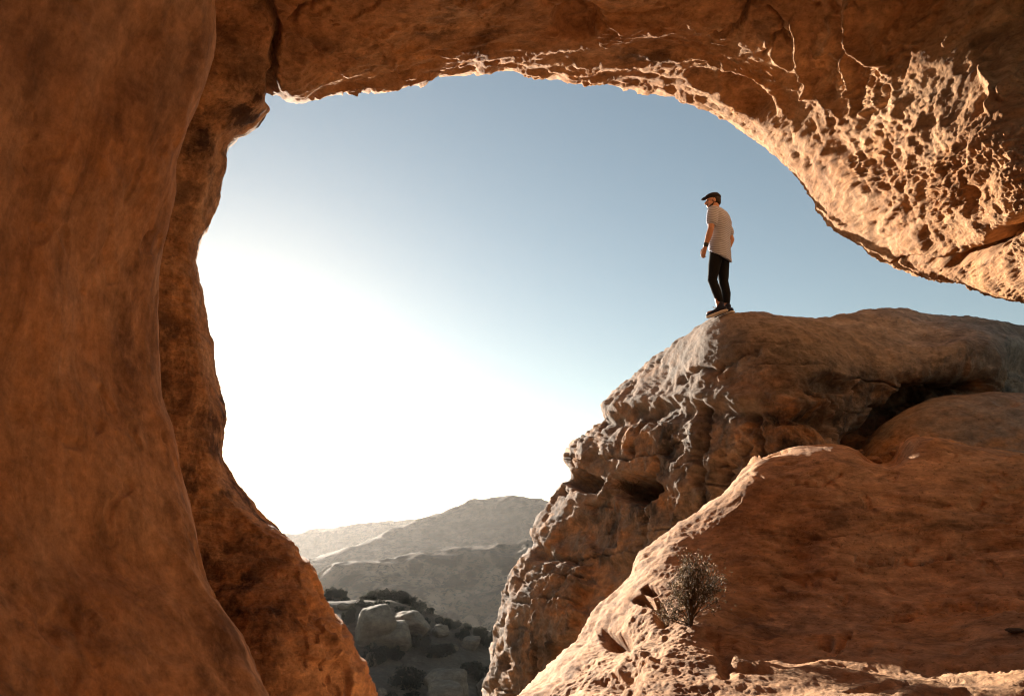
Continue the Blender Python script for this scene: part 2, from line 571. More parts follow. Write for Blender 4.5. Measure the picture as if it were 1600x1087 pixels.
dsp += crack([(410, -60), (416, 10), (432, 40), (429, 90), (426, 160)], 6, .22)
dsp += crack([(455, 25), (480, 8), (530, -5)], 4, .10)
dsp += crack([(1118, 52), (1155, 45), (1165, 20), (1200, -20)], 3.5, .10)
dsp += crack([(1195, 85), (1210, 60), (1235, 55)], 3, .08)
dsp += crack([(1230, 66), (1222, 40), (1205, 20)], 2.5, .06)
dsp += crack([(1490, 408), (1535, 392), (1575, 362), (1620, 330)], 9, .28)
dsp += crack([(1500, 408), (1440, 405), (1400, 412)], 4, .07)
dsp += -0.16 * pit(ax, ay, 905, 28, 34, 26, 0, 3) - 0.10 * pit(ax, ay, 468, 78, 30, 18, 30, 3)
dsp += -0.22 * pit(ax, ay, 1168, 150, 44, 20, 35, 2.5) - 0.1 * pit(ax, ay, 1120, 128, 45, 14, 15, 3)
dsp += 0.10 * gauss(px, py, 1330, 290, 40, 60, 10) - 0.10 * gauss(px, py, 1345, 270, 75, 55, 20)
dsp += 0.06 * gauss(px, py, 1590, 440, 70, 40, 20) + .08 * gauss(px, py, 340, 130, 60, 50)
for ln, w_, h_ in (([(1332, -20), (1322, 40), (1328, 70), (1352, 92), (1382, 106)], 6, .10), ([(1240, 40), (1247, 75), (1250, 110), (1256, 145)], 6, .09), ([(1318, 95), (1326, 130), (1322, 146)], 5, .08),
                   ([(1532, 110), (1552, 140), (1548, 172)], 6, .07), ([(1600, 108), (1566, 152)], 6, .07), ([(1200, 68), (1215, 95), (1240, 110)], 5, .06), ([(1520, 30), (1495, 55), (1478, 70)], 4, .05),
                   ([(1270, 100), (1300, 40)], 9, .05)):
    dsp += h_ * np.exp(-(seg_dist(ax, ay, ln) / w_) ** 2)
B.displace(dsp)
iron_sun = 0.2 + 0.6 * sst(-.1, .45, fbm(p * V(.9, .9, .9), 3, seed=81))
varn_shade = wB * (0.45 + 0.9 * gauss(px, py, 340, 200, 90, 75, -20) + .6 * gauss(px, py, 360, 900, 45, 90, -25) + .5 * sst(0, .4, fbm(p * 1.2, 3, seed=84)))  # pillar varnish; the lower patch paints in the shade of the gap
varn_shade += wC * 0.7 * sst(0.0, .35, fbm(p * V(1.2, 1.2, 1.2), 3, seed=85)) + wD * .25 * sst(0.1, .4, fbm(p * 1.5, 3, seed=86))
part_mesh('span', B, M_ARCH, {'iron_sun': iron_sun, 'varnish_shade': np.clip(varn_shade, 0, 1)}, arch, AO)

# --- unseen hollow added behind the camera for its warm bounced light
nu, nv = 150, 110
U = np.linspace(0, 1, nu)[:, None] * np.ones((1, nv))
W = np.linspace(0, 1, nv)[None, :] * np.ones((nu, 1))
ang = math.radians(-28) - U * math.radians(124) * 1.0
ang = math.radians(20) - U * math.radians(220)
el = -0.35 + W * (math.pi / 2 + .35)
rx, ry, rz = 4.6, 6.5, 4.2
cavep = np.stack([0.4 + rx * np.cos(el) ** .6 * np.cos(ang), 0.4 + ry * np.cos(el) ** .6 * np.sin(ang), 1.2 + rz * np.sin(el)], -1)
cavep = np.nan_to_num(cavep)
cavep += 0.35 * np.stack([fbm(cavep * .5, 4, seed=90 + k) for k in range(3)], -1)
nrm = np.cross(np.gradient(cavep, axis=0), np.gradient(cavep, axis=1))
me = grid_mesh('hollow', cavep, float(np.mean(np.sum(nrm * (np.array([0.4, 0, 1.2]) - cavep), -1))) < 0, {'iron_sun': np.full((nu, nv), .5), 'varnish_shade': np.full((nu, nv), .9)}, AO)  # kept dark all over to cut the light bounced back
link('hollow', me, M_ARCH, arch)

# ---------------------------------------------------------------- big dome of rock the man stands on
sil = [(690, 1330), (730, 1180), (757, 1087), (762, 1060), (771, 1010), (781, 957), (797, 915), (815, 878), (839, 848), (832, 834), (838, 815), (848, 800), (864, 775),
       (880, 752), (890, 731), (882, 712), (887, 700), (908, 681), (934, 659), (945, 640), (960, 613), (978, 592), (999, 571), (1026, 549), (1054, 529),
       (1075, 516), (1091, 506), (1110, 498), (1128, 493), (1147, 490), (1184, 485), (1212, 490), (1240, 493), (1267, 495), (1314, 493), (1351, 488), (1385, 486), (1416, 488),
       (1460, 494), (1508, 499), (1545, 505), (1573, 508), (1620, 509), (1720, 512), (1850, 530)]
gd = [(690, 1330, 900, 1330, 980, 1500), (757, 1087, 930, 1130, 1000, 1300), (815, 878, 1040, 1000, 1100, 1150), (882, 712, 1130, 900, 1180, 1050),
      (999, 571, 1230, 830, 1260, 980), (1110, 498, 1310, 790, 1330, 950), (1267, 495, 1400, 780, 1420, 940), (1416, 488, 1480, 775, 1500, 930),
      (1573, 508, 1620, 775, 1650, 930), (1850, 530, 1900, 775, 1950, 930)]
dp = [(757, 1087, 11.6), (815, 878, 12.0), (882, 712, 12.2), (999, 571, 11.6), (1110, 500, 9.6), (1184, 487, 9.35), (1400, 490, 10.6), (1600, 510, 11.0),
      (900, 1000, 9.7), (960, 850, 10.3), (1000, 720, 10.4), (1100, 700, 9.1), (1080, 600, 9.8), (1150, 530, 9.1), (1250, 560, 8.75), (1250, 650, 8.3), (1400, 560, 9.3),
      (1400, 650, 9.5), (1550, 560, 9.5), (1100, 850, 8.7), (1300, 780, 8.0), (1600, 700, 9.6), (1850, 600, 10.8), (690, 1330, 10.0), (980, 1500, 8.5)]
E = Loft(sil, gd, dp, 52, 0.75, 3.5, 900, n1=170, n2=14)
p, px, py = E.P, E.px, E.py
wob = 9 * gn(np.stack([px / 30, py / 30, px * 0], -1), 15) + 5 * gn(np.stack([px / 11, py / 11, px * 0], -1), 16)
ax, ay = px + wob, py + wob * .8
pw = warp(p, .5, .6, 18)
low = sst(600, 660, py + 0.12 * (px - 1100) + 20 * gn(np.stack([px / 90, py * 0, px * 0], -1), 19))    # below the ledge line
left = 1 - sst(900, 1090, px + 0.45 * (py - 640))
dsp = 0.16 * fbm(pw * .55, 3, seed=101) + 0.05 * fbm(p * 2.1, 4, .55, seed=104)
dsp += 0.030 * fbm(p * 7, 5, .66, seed=108) + .008 * fbm(p * 26, 2, .6, seed=109)
tz = p[..., 2] * 2.6 + 1.1 * fbm(p * .7, 3, seed=98) + .10 * (p[..., 0])
fz = tz - np.floor(tz)
bedm = sst(-.15, .25, fbm(p * V(.7, .7, 1.3), 3, seed=99))
dsp += bedm * (0.055 * fz ** 1.5 - .10 * np.exp(-((fz - .02) / .05) ** 2) - .02) * (.35 + .65 * low) * (1 - .45 * left)
rough = ridged(warp(p, .18, 2.2, 20) * V(2.4, 2.4, 1.9), 4, .58, seed=111) - .55
dsp += low * (1 - .7 * left) * 0.10 * rough
hol = fbm(pw * V(1.4, 1.4, 1.7), 3, seed=115)
dsp -= low * 0.12 * sst(.12, .3, hol)
# weathered runnels slanting down the sun side
run = ridged(warp(p, .12, 1.8, 23) * V(2.8, 2.8, .75), 4, .5, seed=121) - .55
dsp += left * (1 - .6 * low) * 0.11 * run
dsp += left * 0.06 * (ridged(warp(p, .15, 1.5, 24) * V(5.2, 5.2, 1.3), 3, .5, seed=123) - .55)
upper = (1 - low) * (1 - left)
dsp += upper * 0.03 * (ridged(warp(p, .3, .9, 26) * V(.8, .8, 3.2), 3, .5, seed=125) - .55)
# ledge: overhang along the line where the cap ends
L1 = [(905, 655), (990, 640), (1060, 632), (1140, 634), (1220, 640), (1300, 650)]
dl = seg_dist(ax, ay, L1)
dsp += 0.08 * np.exp(-(seg_dist(ax, ay + 14, L1) / 12) ** 2) - 0.10 * np.exp(-(seg_dist(ax, ay - 10, L1) / 11) ** 2)


def crackE(line, w, dep):
    return -dep * np.exp(-(seg_dist(ax, ay, line) / w) ** 2)


dsp += crackE([(1098, 640), (1100, 690), (1092, 720), (1097, 770), (1085, 800)], 7, .20)
dsp += crackE([(1030, 720), (1025, 760), (1005, 790), (1003, 870)], 5, .10)
dsp += crackE([(1180, 660), (1185, 700), (1205, 730)], 6, .10)
dsp += crackE([(1120, 585), (1150, 560), (1180, 545)], 5, .09) + crackE([(1060, 590), (1100, 575), (1125, 580)], 5, .10)
dsp += crackE([(850, 868), (930, 878), (1000, 880)], 9, .16)
dsp -= 0.75 * pit(ax, ay, 993, 762, 34, 20, 8, 2.6) + 0.5 * pit(ax, ay, 913, 752, 26, 12, 10, 2.6)
dsp -= 0.18 * pit(ax, ay, 1128, 742, 12, 18, 0, 2.5) + .22 * pit(ax, ay, 1300, 602, 30, 12, 5, 2.2)
dsp -= 0.6 * np.exp(-(seg_dist(ax, ay, [(1345, 700), (1385, 662), (1425, 636), (1470, 618), (1530, 608)]) / 19) ** 2)
dsp += 0.25 * gauss(px, py, 1480, 570, 70, 26, -14)
dsp -= 0.35 * sst(1560, 1590, px) * sst(530, 560, py)
# slab of smooth rock where a plate has broken away
edge = px + 16 * gn(np.stack([px / 50, py / 50, px * 0], -1), 29) + 9 * gn(np.stack([px / 14, py / 14, px * 0], -1), 30)
sm = sst(888, 894, edge - 0.35 * (960 - py)) * sst(872, 884, py + wob * .4)
plate = (1 - sm) * sst(866, 880, py)
dsp = np.where(py > 860, dsp * (1 - .75 * sm) - 0.14 * sm, dsp)
dsp += plate * 0.09 * (ridged(warp(p, .1, 3, 33) * V(5.5, 5.5, 1.8), 4, .55, seed=131) - .55)
E.displace(dsp)
iron_sun = low * (0.15 + 0.85 * sst(.0, .35, fbm(p * V(1.3, 1.3, 1.6), 3, seed=141))) * (1 - .75 * left) + .8 * gauss(px, py, 995, 697, 14, 14) + .12
iron_sun += 0.9 * gauss(px, py, 1230, 715, 70, 35) + .6 * gauss(px, py, 1160, 590, 70, 20) + .5 * sm
varn_shade = low * (0.35 + .6 * sst(-.05, .3, fbm(p * 1.6, 3, seed=143))) * (1 - .5 * left) + .35 * gauss(px, py, 1400, 600, 130, 40, -20) + .12
iron_sun = iron_sun + .75 * left  # warm tint paints the sunlight into the colour of the left side
varn_shade = varn_shade + .3 * upper * sst(1060, 1180, px)  # greyer tint painted on the shaded upper right, offsets warm bounced light
E_org = np.array([3.0, 9.5, -4.0])
dome = link('sandstone_dome', grid_mesh('sandstone_dome', E.P, E.flip, {'iron_sun': np.clip(iron_sun, 0, 1), 'varnish_shade': np.clip(varn_shade * (1 - sm), 0, 1)}, E_org), M_DOME, loc=E_org)
tag(dome, 'huge weathered grey-brown sandstone dome with dark hollows that the man stands on', 'rock')

# ---------------------------------------------------------------- smooth hump wedged between dome and foreground rock
sil = [(1290, 830), (1318, 760), (1336, 722), (1355, 690), (1380, 664), (1420, 637), (1460, 621), (1510, 613), (1560, 613), (1620, 616), (1720, 622), (1850, 640)]
gd = [(1290, 830, 1400, 860, 1420, 950), (1380, 664, 1440, 790, 1450, 900), (1510, 613, 1530, 780, 1540, 900), (1850, 640, 1870, 790, 1880, 900)]
dp = [(1336, 722, 8.9), (1420, 637, 8.8), (1510, 613, 8.8), (1620, 616, 8.6), (1450, 720, 8.1), (1600, 700, 7.9), (1850, 700, 7.7), (1420, 950, 7.6), (1850, 900, 7.2)]
H = Loft(sil, gd, dp, 40, 0.5, 1.5, 420, n1=100, n2=8)
p, px, py = H.P, H.px, H.py
dsp = 0.07 * fbm(p * .8, 3, seed=151) + 0.025 * (ridged(warp(p, .3, .8, 42) * V(.9, .9, 4.5), 3, seed=153) - .55) + 0.012 * fbm(p * 7, 4, .6, seed=155)
dsp -= .06 * pit(px, py, 1572, 632, 16, 5, 10, 2)
H.displace(dsp)
H_org = np.array([5.0, 8.0, -1.0])
hump = link('boulder', grid_mesh('boulder', H.P, H.flip, {'iron_sun': np.clip(.35 + .6 * sst(660, 700, py), 0, 1), 'varnish_shade': .3 * sst(0, .3, fbm(p, 3, seed=157))}, H_org), M_DOME, loc=H_org)
tag(hump, 'smooth brown rounded boulder wedged below the dome and behind the foreground rock at right', 'boulder')

# ---------------------------------------------------------------- foreground rock with the bush
sil = [(640, 1330), (720, 1190), (770, 1128), (807, 1087), (828, 1066), (847, 1049), (884, 1013), (905, 980), (920, 962), (935, 946), (965, 920), (987, 897), (998, 871),
       (1021, 852), (1058, 819), (1100, 789), (1137, 760), (1156, 740), (1170, 728), (1186, 717), (1212, 708), (1250, 700), (1302, 697), (1340, 702), (1358, 707), (1385, 706),
       (1405, 698), (1430, 687), (1482, 686), (1530, 697), (1565, 704), (1600, 709), (1700, 722), (1850, 745)]
gd = [(640, 1330, 760, 1500, 700, 2200), (807, 1087, 900, 1130, 800, 1700), (905, 980, 1010, 1130, 900, 1800), (998, 871, 1140, 1130, 1100, 1900), (1156, 740, 1290, 1130, 1350, 1900),
      (1302, 697, 1420, 1130, 1550, 1900), (1482, 686, 1570, 1130, 1850, 1900), (1600, 709, 1670, 1130, 2100, 1800), (1850, 745, 1900, 1130, 2500, 1500)]
dp = [(807, 1087, 5.6), (884, 1013, 6.0), (965, 920, 6.3), (998, 871, 6.4), (1058, 819, 6.5), (1156, 740, 6.6), (1302, 697, 6.55), (1358, 710, 6.5), (1482, 686, 6.4), (1600, 708, 6.1), (1850, 745, 5.4),
      (930, 1060, 4.9), (1000, 980, 5.35), (1085, 975, 5.0), (1050, 930, 5.55), (1130, 900, 5.75), (1130, 850, 6.1), (1200, 800, 6.1), (1300, 850, 5.65), (1300, 760, 6.1), (1450, 800, 5.75), (1450, 900, 5.3), (1600, 850, 5.2), (1600, 960, 4.5),
      (1300, 950, 5.1), (1300, 1000, 4.7), (1200, 1010, 4.75), (1100, 1040, 4.3), (1000, 1087, 3.95), (1150, 1087, 3.6), (1300, 1040, 4.1), (1300, 1087, 3.45), (1450, 1010, 4.3), (1450, 1087, 3.35), (1600, 1087, 3.2), (1600, 1020, 3.9),
      (1000, 1500, 1.75), (1400, 1500, 1.7), (1900, 1500, 1.55), (1400, 1900, 1.05), (700, 2200, 1.0)]
def rim_ledge(S):
    m = sst(1140, 1230, S[:, 0]) * (1 - .6 * sst(1480, 1580, S[:, 0]))
    return 7.0 + 5.0 * gauss(S[:, 0], S[:, 1], 1400, 700, 40, 60), 1.15 * m


G = Loft(sil, gd, dp, 36, 0.42, 2.0, 820, nr=34, n1=230, n2=40, ledge=rim_ledge)
p, px, py = G.P, G.px, G.py
wob = 8 * gn(np.stack([px / 28, py / 28, px * 0], -1), 45) + 4 * gn(np.stack([px / 10, py / 10, px * 0], -1), 46)
ax, ay = px + wob, py + wob * .8
low = sst(930, 1010, py + 0.15 * (1090 - px))
left = 1 - sst(1080, 1180, px + .1 * (py - 900))
vis = 1 - .7 * sst(1120, 1200, py)
dsp = 0.07 * fbm(warp(p, .4, .8, 48) * .8, 3, seed=161)
bed = ridged(warp(p, .35, .7, 50) * V(.55, .55, 4.2), 4, .5, seed=163) - .55
dsp += (1 - left) * 0.045 * bed + 0.012 * fbm(p * V(5, 5, 9), 4, .6, seed=166) + 0.004 * fbm(p * 28, 2, .6, seed=169)
dsp += left * vis * (0.045 * fbm(p * V(2.2, 2.2, 2.2), 4, .55, seed=171) + 0.012 * (ridged(warp(p, .15, 2, 52) * V(5, 2.2, 4), 3, .5, seed=173) - .5))
dsp += (left + low) * vis * (.010 * fbm(p * V(14, 10, 14), 4, .65, seed=185))
dsp += low * vis * 0.022 * (ridged(warp(p, .35, 1.0, 54) * V(2.6, .9, 3.0), 4, .5, seed=175) - .55)
tz = p[..., 2] * 4.2 + .9 * fbm(p * V(.6, .6, 1.2), 3, seed=187) + .25 * p[..., 0]
fz = tz - np.floor(tz)
bedm = sst(-.05, .3, fbm(p * V(.9, .9, 2.0), 3, seed=188)) * (1 - left)
dsp += bedm * (0.075 * fz ** 2 - .055 * np.exp(-((fz - .03) / .05) ** 2) - .02)
dsp -= (1 - left) * .018 * sst(.38, .5, gn(warp(p, .08, 4, 59) * V(4.5, 4.5, 8), 189))
dsp -= (1 - left) * 0.03 * sst(.18, .3, fbm(warp(p, .3, 1, 56) * V(1.2, 1.2, 4), 3, seed=177))
# hollows
dsp -= 0.22 * pit(ax, ay, 958, 994, 20, 9, 14, 1.4) + .09 * gauss(px, py, 935, 990, 48, 26, -10)
dsp -= 0.14 * pit(ax, ay, 1003, 938, 12, 6, 15, 1.4) + 0.18 * pit(ax, ay, 1030, 957, 8, 15, -20, 1.4) + .12 * pit(ax, ay, 1018, 925, 8, 5, 0, 1.4)
dsp -= 0.10 * pit(ax, ay, 978, 1052, 46, 15, -28, 1.3) + 0.06 * gauss(ax, ay, 1170, 1046, 36, 6, 8)
dsp += .07 * gauss(px, py, 1003, 1036, 17, 15) * (.6 + 1.2 * np.abs(fbm(p * 9, 3, seed=179)))
dsp -= .04 * np.exp(-(seg_dist(ax, ay, [(1100, 990), (1120, 1003), (1132, 1030), (1136, 1055)]) / 9) ** 2)
dsp -= .05 * np.exp(-(seg_dist(ax, ay, [(1340, 872), (1420, 880), (1480, 872)]) / 5) ** 2) + .04 * np.exp(-(seg_dist(ax, ay, [(1400, 960), (1500, 950), (1610, 962)]) / 5) ** 2) + .04 * np.exp(-(seg_dist(ax, ay, [(1220, 890), (1250, 900), (1300, 893)]) / 5) ** 2)
dsp -= .05 * np.exp(-(seg_dist(ax, ay, [(1235, 750), (1275, 752), (1315, 744)]) / 4) ** 2) + .03 * np.exp(-(seg_dist(ax, ay, [(1420, 1034), (1500, 1038), (1620, 1046)]) / 7) ** 2)
dsp -= .05 * np.exp(-(seg_dist(ax, ay, [(1280, 1005), (1310, 1008), (1328, 994)]) / 5) ** 2)
dsp -= .10 * gauss(px, py, 1240, 855, 34, 50) - .04 * gauss(px, py, 1400, 800, 90, 40)
dsp -= .11 * gauss(px, py, 1382, 710, 30, 9) - .05 * gauss(px, py, 1450, 694, 35, 8)
G.displace(dsp)
iron_sun = (1 - left) * (.2 + .65 * sst(-.1, .4, fbm(p * V(.8, .8, 2), 3, seed=181))) * (1 - .6 * low)
varn_shade = (1 - left) * (.55 * sst(0, .35, fbm(warp(p, .4, 1, 58) * V(.8, .8, 3), 3, seed=183)) + .1)
G_org = np.array([2.6, 4.5, 0.0])
fore = link('sandstone_slope', grid_mesh('sandstone_slope', G.P, G.flip, {'iron_sun': np.clip(iron_sun, 0, 1), 'varnish_shade': np.clip(varn_shade, 0, 1)}, G_org), M_FORE, loc=G_org)
tag(fore, 'smooth orange foreground rock slope with sunlit left rim and a bush growing on it', 'rock')

# ---------------------------------------------------------------- ground and mountains
def terrain(x, y):
    x, y = np.asarray(x, float), np.asarray(y, float)
    q = np.stack([x, y, 0 * x], -1)
    h = -16.5 * sst(1.5, 30.0, y) + .29 * np.clip(y - 62, 0, 42)
    h = h - 0.30 * np.maximum(0, x + 17) * sst(60, 100, y) * (y < 400)
    h = h + (0.9 * fbm(q * .045, 3, seed=201) + 0.45 * fbm(q * .25, 4, seed=204)) * sst(14, 30, np.hypot(x, y))
    r = np.hypot(x, y)
    h = h - .3 * np.clip(y - 104, 0, 90) - 65 * sst(106, 420, y + .25 * np.abs(x + 15)) - 60 * sst(60, 400, np.abs(x))
    return h


nr_, na_ = 260, 300
rad = np.concatenate([np.linspace(0.3, 140, 190), np.geomspace(144, 5200, 70)])[:, None]
an = np.linspace(0, 2 * math.pi, na_)[None, :]
# finer angular steps towards the view
an = an + 0.85 * np.sin(an)
X, Y = rad * np.sin(an), rad * np.cos(an)
Z = terrain(X, Y)
M_SOIL = rock_mat('dry_soil', (0.15, 0.115, 0.082), (0.10, 0.076, 0.054), (0.26, 0.16, 0.09), (0.07, 0.06, 0.04), scale=0.12, strata=(1, 1, 1), bump=0.05)
gme = grid_mesh('ground', np.stack([X, Y, Z], -1), False, {'iron_sun': 0 * X + .3, 'varnish_shade': 0.5 * sst(0, .3, fbm(np.stack([X, Y, 0 * X], -1) * .1, 3, seed=207))})
ground = link('ground', gme, M_SOIL)
tag(ground, kind='structure')
if sum(pl.normal.z for pl in list(gme.polygons)[:200]) < 0:
    gme.flip_normals()


def ground_at(px, py):
    """where the ray through a photo pixel meets the ground"""
    d = P3(px, py, 1.0) - CAM
    d /= np.linalg.norm(d)
    t = np.linspace(12, 330, 4000)
    q = CAM + t[:, None] * d
    h = terrain(q[:, 0], q[:, 1])
    k = np.argmax(q[:, 2] < h)
    return q[k] if q[k, 2] < h[k] else q[-1]


def mountain_mat(name, a, b, veg, sc):
    m, nt, bs = mat_new(name)
    tc = nt.nodes.new('ShaderNodeTexCoord').outputs['Object']
    n1 = noise_n(nt, mapping(nt, tc, (sc * .6, sc * .6, sc * 4)), 1.0, 9, .62, .8)
    n3 = noise_n(nt, mapping(nt, tc, (sc * 3, sc * 3, sc * .5)), 1.0, 7, .6, .5)
    n2 = noise_n(nt, tc, sc * 12, 6, .7)
    c = mixc(nt, ramp(nt, n1, [(.40, 0.), (.58, 1.)]), a, b)
    c = mixc(nt, ramp(nt, n3, [(.48, 0.), (.58, 0.85)]), c, [k * .3 for k in b])  # dark upright streaks paint gully shade into the colour
    c = mixc(nt, ramp(nt, n2, [(.53, 0.), (.57, 0.9)]), c, veg)
    nt.links.new(c, bs.inputs['Base Color'])
    bs.inputs['Roughness'].default_value = 0.95
    bs.inputs['Specular IOR Level'].default_value = 0.05
    bu = nt.nodes.new('ShaderNodeBump'); bu.inputs['Distance'].default_value = .06 / sc
    bu.inputs['Strength'].default_value = .8
    nt.links.new(n1, bu.inputs['Height']); nt.links.new(bu.outputs[0], bs.inputs['Normal'])
    return m


M_MT = mountain_mat('mountain_rock', (0.27, 0.19, 0.13), (0.16, 0.112, 0.075), (0.045, 0.042, 0.028), .02)


def mountain(name, sil, depth_sil, slope_pts, org, amp, sc, label):
    gl = [(x, y, x, y + 260, x, y + 420) for x, y in sil[::2]] + [(sil[-1][0], sil[-1][1], sil[-1][0], sil[-1][1] + 260, sil[-1][0], sil[-1][1] + 420)]
    lo = Loft(sil, gl, depth_sil + slope_pts, 30, 20 * amp, 60 * amp, 420, nr=12, n1=150, n2=6, nb=6)
    p = lo.P
    d = amp * (6 * fbm(p * sc, 4, .5, seed=211) + 6.5 * (ridged(warp(p, 25 * amp, sc * .7, 60) * sc * V(1.6, 1.6, .5), 4, .5, seed=215) - .55))
    d = d + amp * 2.2 * sst(-.1, .1, gn(np.stack([0 * p[..., 0], 0 * p[..., 0], p[..., 2] * sc * 3.0 + .6 * fbm(p * sc, 2, seed=217)], -1), 3))
    lo.displace(d)
    o = link(name, grid_mesh(name, lo.P, lo.flip, None, org), M_MT, loc=org)
    tag(o, kind='structure')
    return lo


mountain('mountain', [(200, 850), (330, 848), (400, 845), (455, 836), (500, 826), (540, 819), (575, 816), (610, 815), (645, 814), (700, 808), (800, 800), (950, 806), (1200, 830)],
         [(200, 850, 2300), (500, 826, 2250), (800, 812, 2300), (1200, 830, 2300)], [(300, 940, 2000), (600, 940, 2000), (1000, 940, 2050), (600, 1100, 1700), (200, 1200, 1600), (1200, 1200, 1650)], (-600, 2000, -100), 2.2, .006, '')
mountain('mountain', [(300, 885), (420, 880), (500, 872), (560, 850), (600, 834), (640, 817), (680, 804), (720, 793), (740, 784), (770, 778), (800, 774), (830, 777), (865, 781), (950, 770), (1100, 790), (1300, 830)],
         [(300, 885, 1250), (640, 817, 1300), (800, 774, 1350), (1100, 790, 1350), (1300, 830, 1350)], [(450, 900, 1150), (600, 900, 1050), (800, 850, 1150), (800, 920, 980), (1000, 900, 1000), (600, 1100, 800), (1200, 1200, 800), (300, 1200, 800)], (0, 1200, -100), 1.3, .010, '')
mountain('mountain', [(380, 960), (470, 930), (500, 895), (512, 886), (560, 880), (610, 873), (650, 866), (700, 862), (750, 856), (800, 851), (850, 845), (950, 840), (1100, 850), (1300, 880)],
         [(380, 960, 640), (512, 886, 600), (700, 862, 620), (850, 845, 640), (1100, 850, 650), (1300, 880, 650)], [(560, 930, 555), (700, 920, 560), (800, 900, 580), (850, 960, 520), (700, 1000, 500), (600, 1000, 500), (1000, 1000, 520), (700, 1200, 400), (1200, 1200, 420), (400, 1200, 430)], (0, 600, -80), .75, .018, '')

# ---------------------------------------------------------------- vegetation helpers
def leaf_mesh(name, pts, nrm_bias, size, rng, n_per=1):
    """small bent leaf quads scattered at pts"""
    n = len(pts)
    a = rng.normal(size=(n, 3)); a[:, 2] += nrm_bias
    a /= np.linalg.norm(a, axis=1)[:, None]
    b = rng.normal(size=(n, 3))
    b -= a * np.sum(a * b, 1)[:, None]
    b /= np.linalg.norm(b, axis=1)[:, None] + 1e-9
    c = np.cross(a, b)
    s = size * rng.uniform(.6, 1.4, n)[:, None]
    v = np.stack([pts - a * s, pts + b * s * .38 + c * s * .12, pts + a * s, pts - b * s * .38 + c * s * .12], 1).reshape(-1, 3)
    q = np.arange(4 * n).reshape(-1, 4)
    me = bpy.data.meshes.new(name)
    me.from_pydata(v.tolist(), [], q.tolist())
    return me


def leaf_mat(name, col, var=.4):
    m, nt, b = mat_new(name)
    tc = nt.nodes.new('ShaderNodeTexCoord').outputs['Object']
    n = noise_n(nt, tc, 3.0, 4, .6)
    c = mixc(nt, n, [k * (1 - var) for k in col], [k * (1 + var) for k in col])
    nt.links.new(c, b.inputs['Base Color'])
    b.inputs['Roughness'].default_value = .7
    b.inputs['Specular IOR Level'].default_value = .2
    tr = nt.nodes.new('ShaderNodeBsdfTranslucent')
    nt.links.new(c, tr.inputs[0])
    mx = nt.nodes.new('ShaderNodeMixShader'); mx.inputs[0].default_value = .25
    nt.links.new(b.outputs[0], mx.inputs[1]); nt.links.new(tr.outputs[0], mx.inputs[2])
    nt.links.new(mx.outputs[0], nt.nodes['Material Output'].inputs[0])
    return m


M_SHRUB = leaf_mat('shrub_leaves', (0.022, 0.022, 0.012))
M_BUSHLEAF = leaf_mat('bush_leaves', (0.10, 0.072, 0.04))
M_DRY = leaf_mat('dry_flowers', (0.55, 0.42, 0.30), .3)
M_TWIG = plain_mat('twig', (0.10, 0.065, 0.04), .9)


def tubes_mesh(name, paths, seg=5):
    bm = bmesh.new()
    for pts, rad in paths:
        rings = []
        for k, (p, r) in enumerate(zip(pts, rad)):
            p = Vector(p)
            t = (Vector(pts[min(k + 1, len(pts) - 1)]) - Vector(pts[max(k - 1, 0)])).normalized()
            a = t.orthogonal().normalized(); b = t.cross(a)
            rings.append([bm.verts.new(p + (a * math.cos(2 * math.pi * j / seg) + b * math.sin(2 * math.pi * j / seg)) * r) for j in range(seg)])
        for r0, r1 in zip(rings[:-1], rings[1:]):
            for j in range(seg):
                bm.faces.new((r0[j], r0[(j + 1) % seg], r1[(j + 1) % seg], r1[j]))
        bm.faces.new(rings[0]); bm.faces.new(rings[-1])
    me = bpy.data.meshes.new(name)
    bm.to_mesh(me); bm.free()
    for pl in me.polygons:
        pl.use_smooth = True
    return me


def shrub_proto(seed, n=1500):
    """unit shrub: 1 wide, 0.75 high; irregular clumps"""
    rng = np.random.default_rng(seed)
    cl = []
    for k in range(16):
        a, r = rng.uniform(0, 2 * math.pi), .40 * math.sqrt(rng.uniform())
        cl.append((r * math.cos(a), r * math.sin(a), rng.uniform(.14, .62) * (1 - .9 * r), rng.uniform(.10, .20)))
    pts = []
    for k in range(n):
        c = cl[rng.integers(len(cl))]
        d = rng.normal(size=3); d /= np.linalg.norm(d)
        rr = c[3] * rng.uniform(.45, 1.0) ** .5
        q = np.array(c[:3]) + d * rr * np.array([1, 1, .85])
        if q[2] > 0:
            pts.append(q)
    pts = np.array(pts)
    fo = leaf_mesh('foliage', pts, .3, .045, rng)
    paths = []
    for c in cl:
        m = Vector((c[0] * .35, c[1] * .35, c[2] * .5))
        paths.append(([(0, 0, -.05), m, c[:3]], [.018, .012, .005]))
    return fo, tubes_mesh('stem', paths, 4)


SHR = []
for k in range(4):
    fo, st_ = shrub_proto(300 + k)
    fo.materials.append(M_SHRUB); st_.materials.append(M_TWIG)
    SHR.append((fo, st_))
rr_ = random.Random(5)


def shrub(loc, width, height, label, group):
    fo, st_ = SHR[rr_.randrange(4)]
    e = empty('shrub', loc, label, 'shrub', group)
    e.rotation_euler = (0, 0, rr_.uniform(0, 6.28))
    e.scale = (width, width, height / .75)
    link('foliage', fo, None, e); link('stem', st_, None, e)
    return e


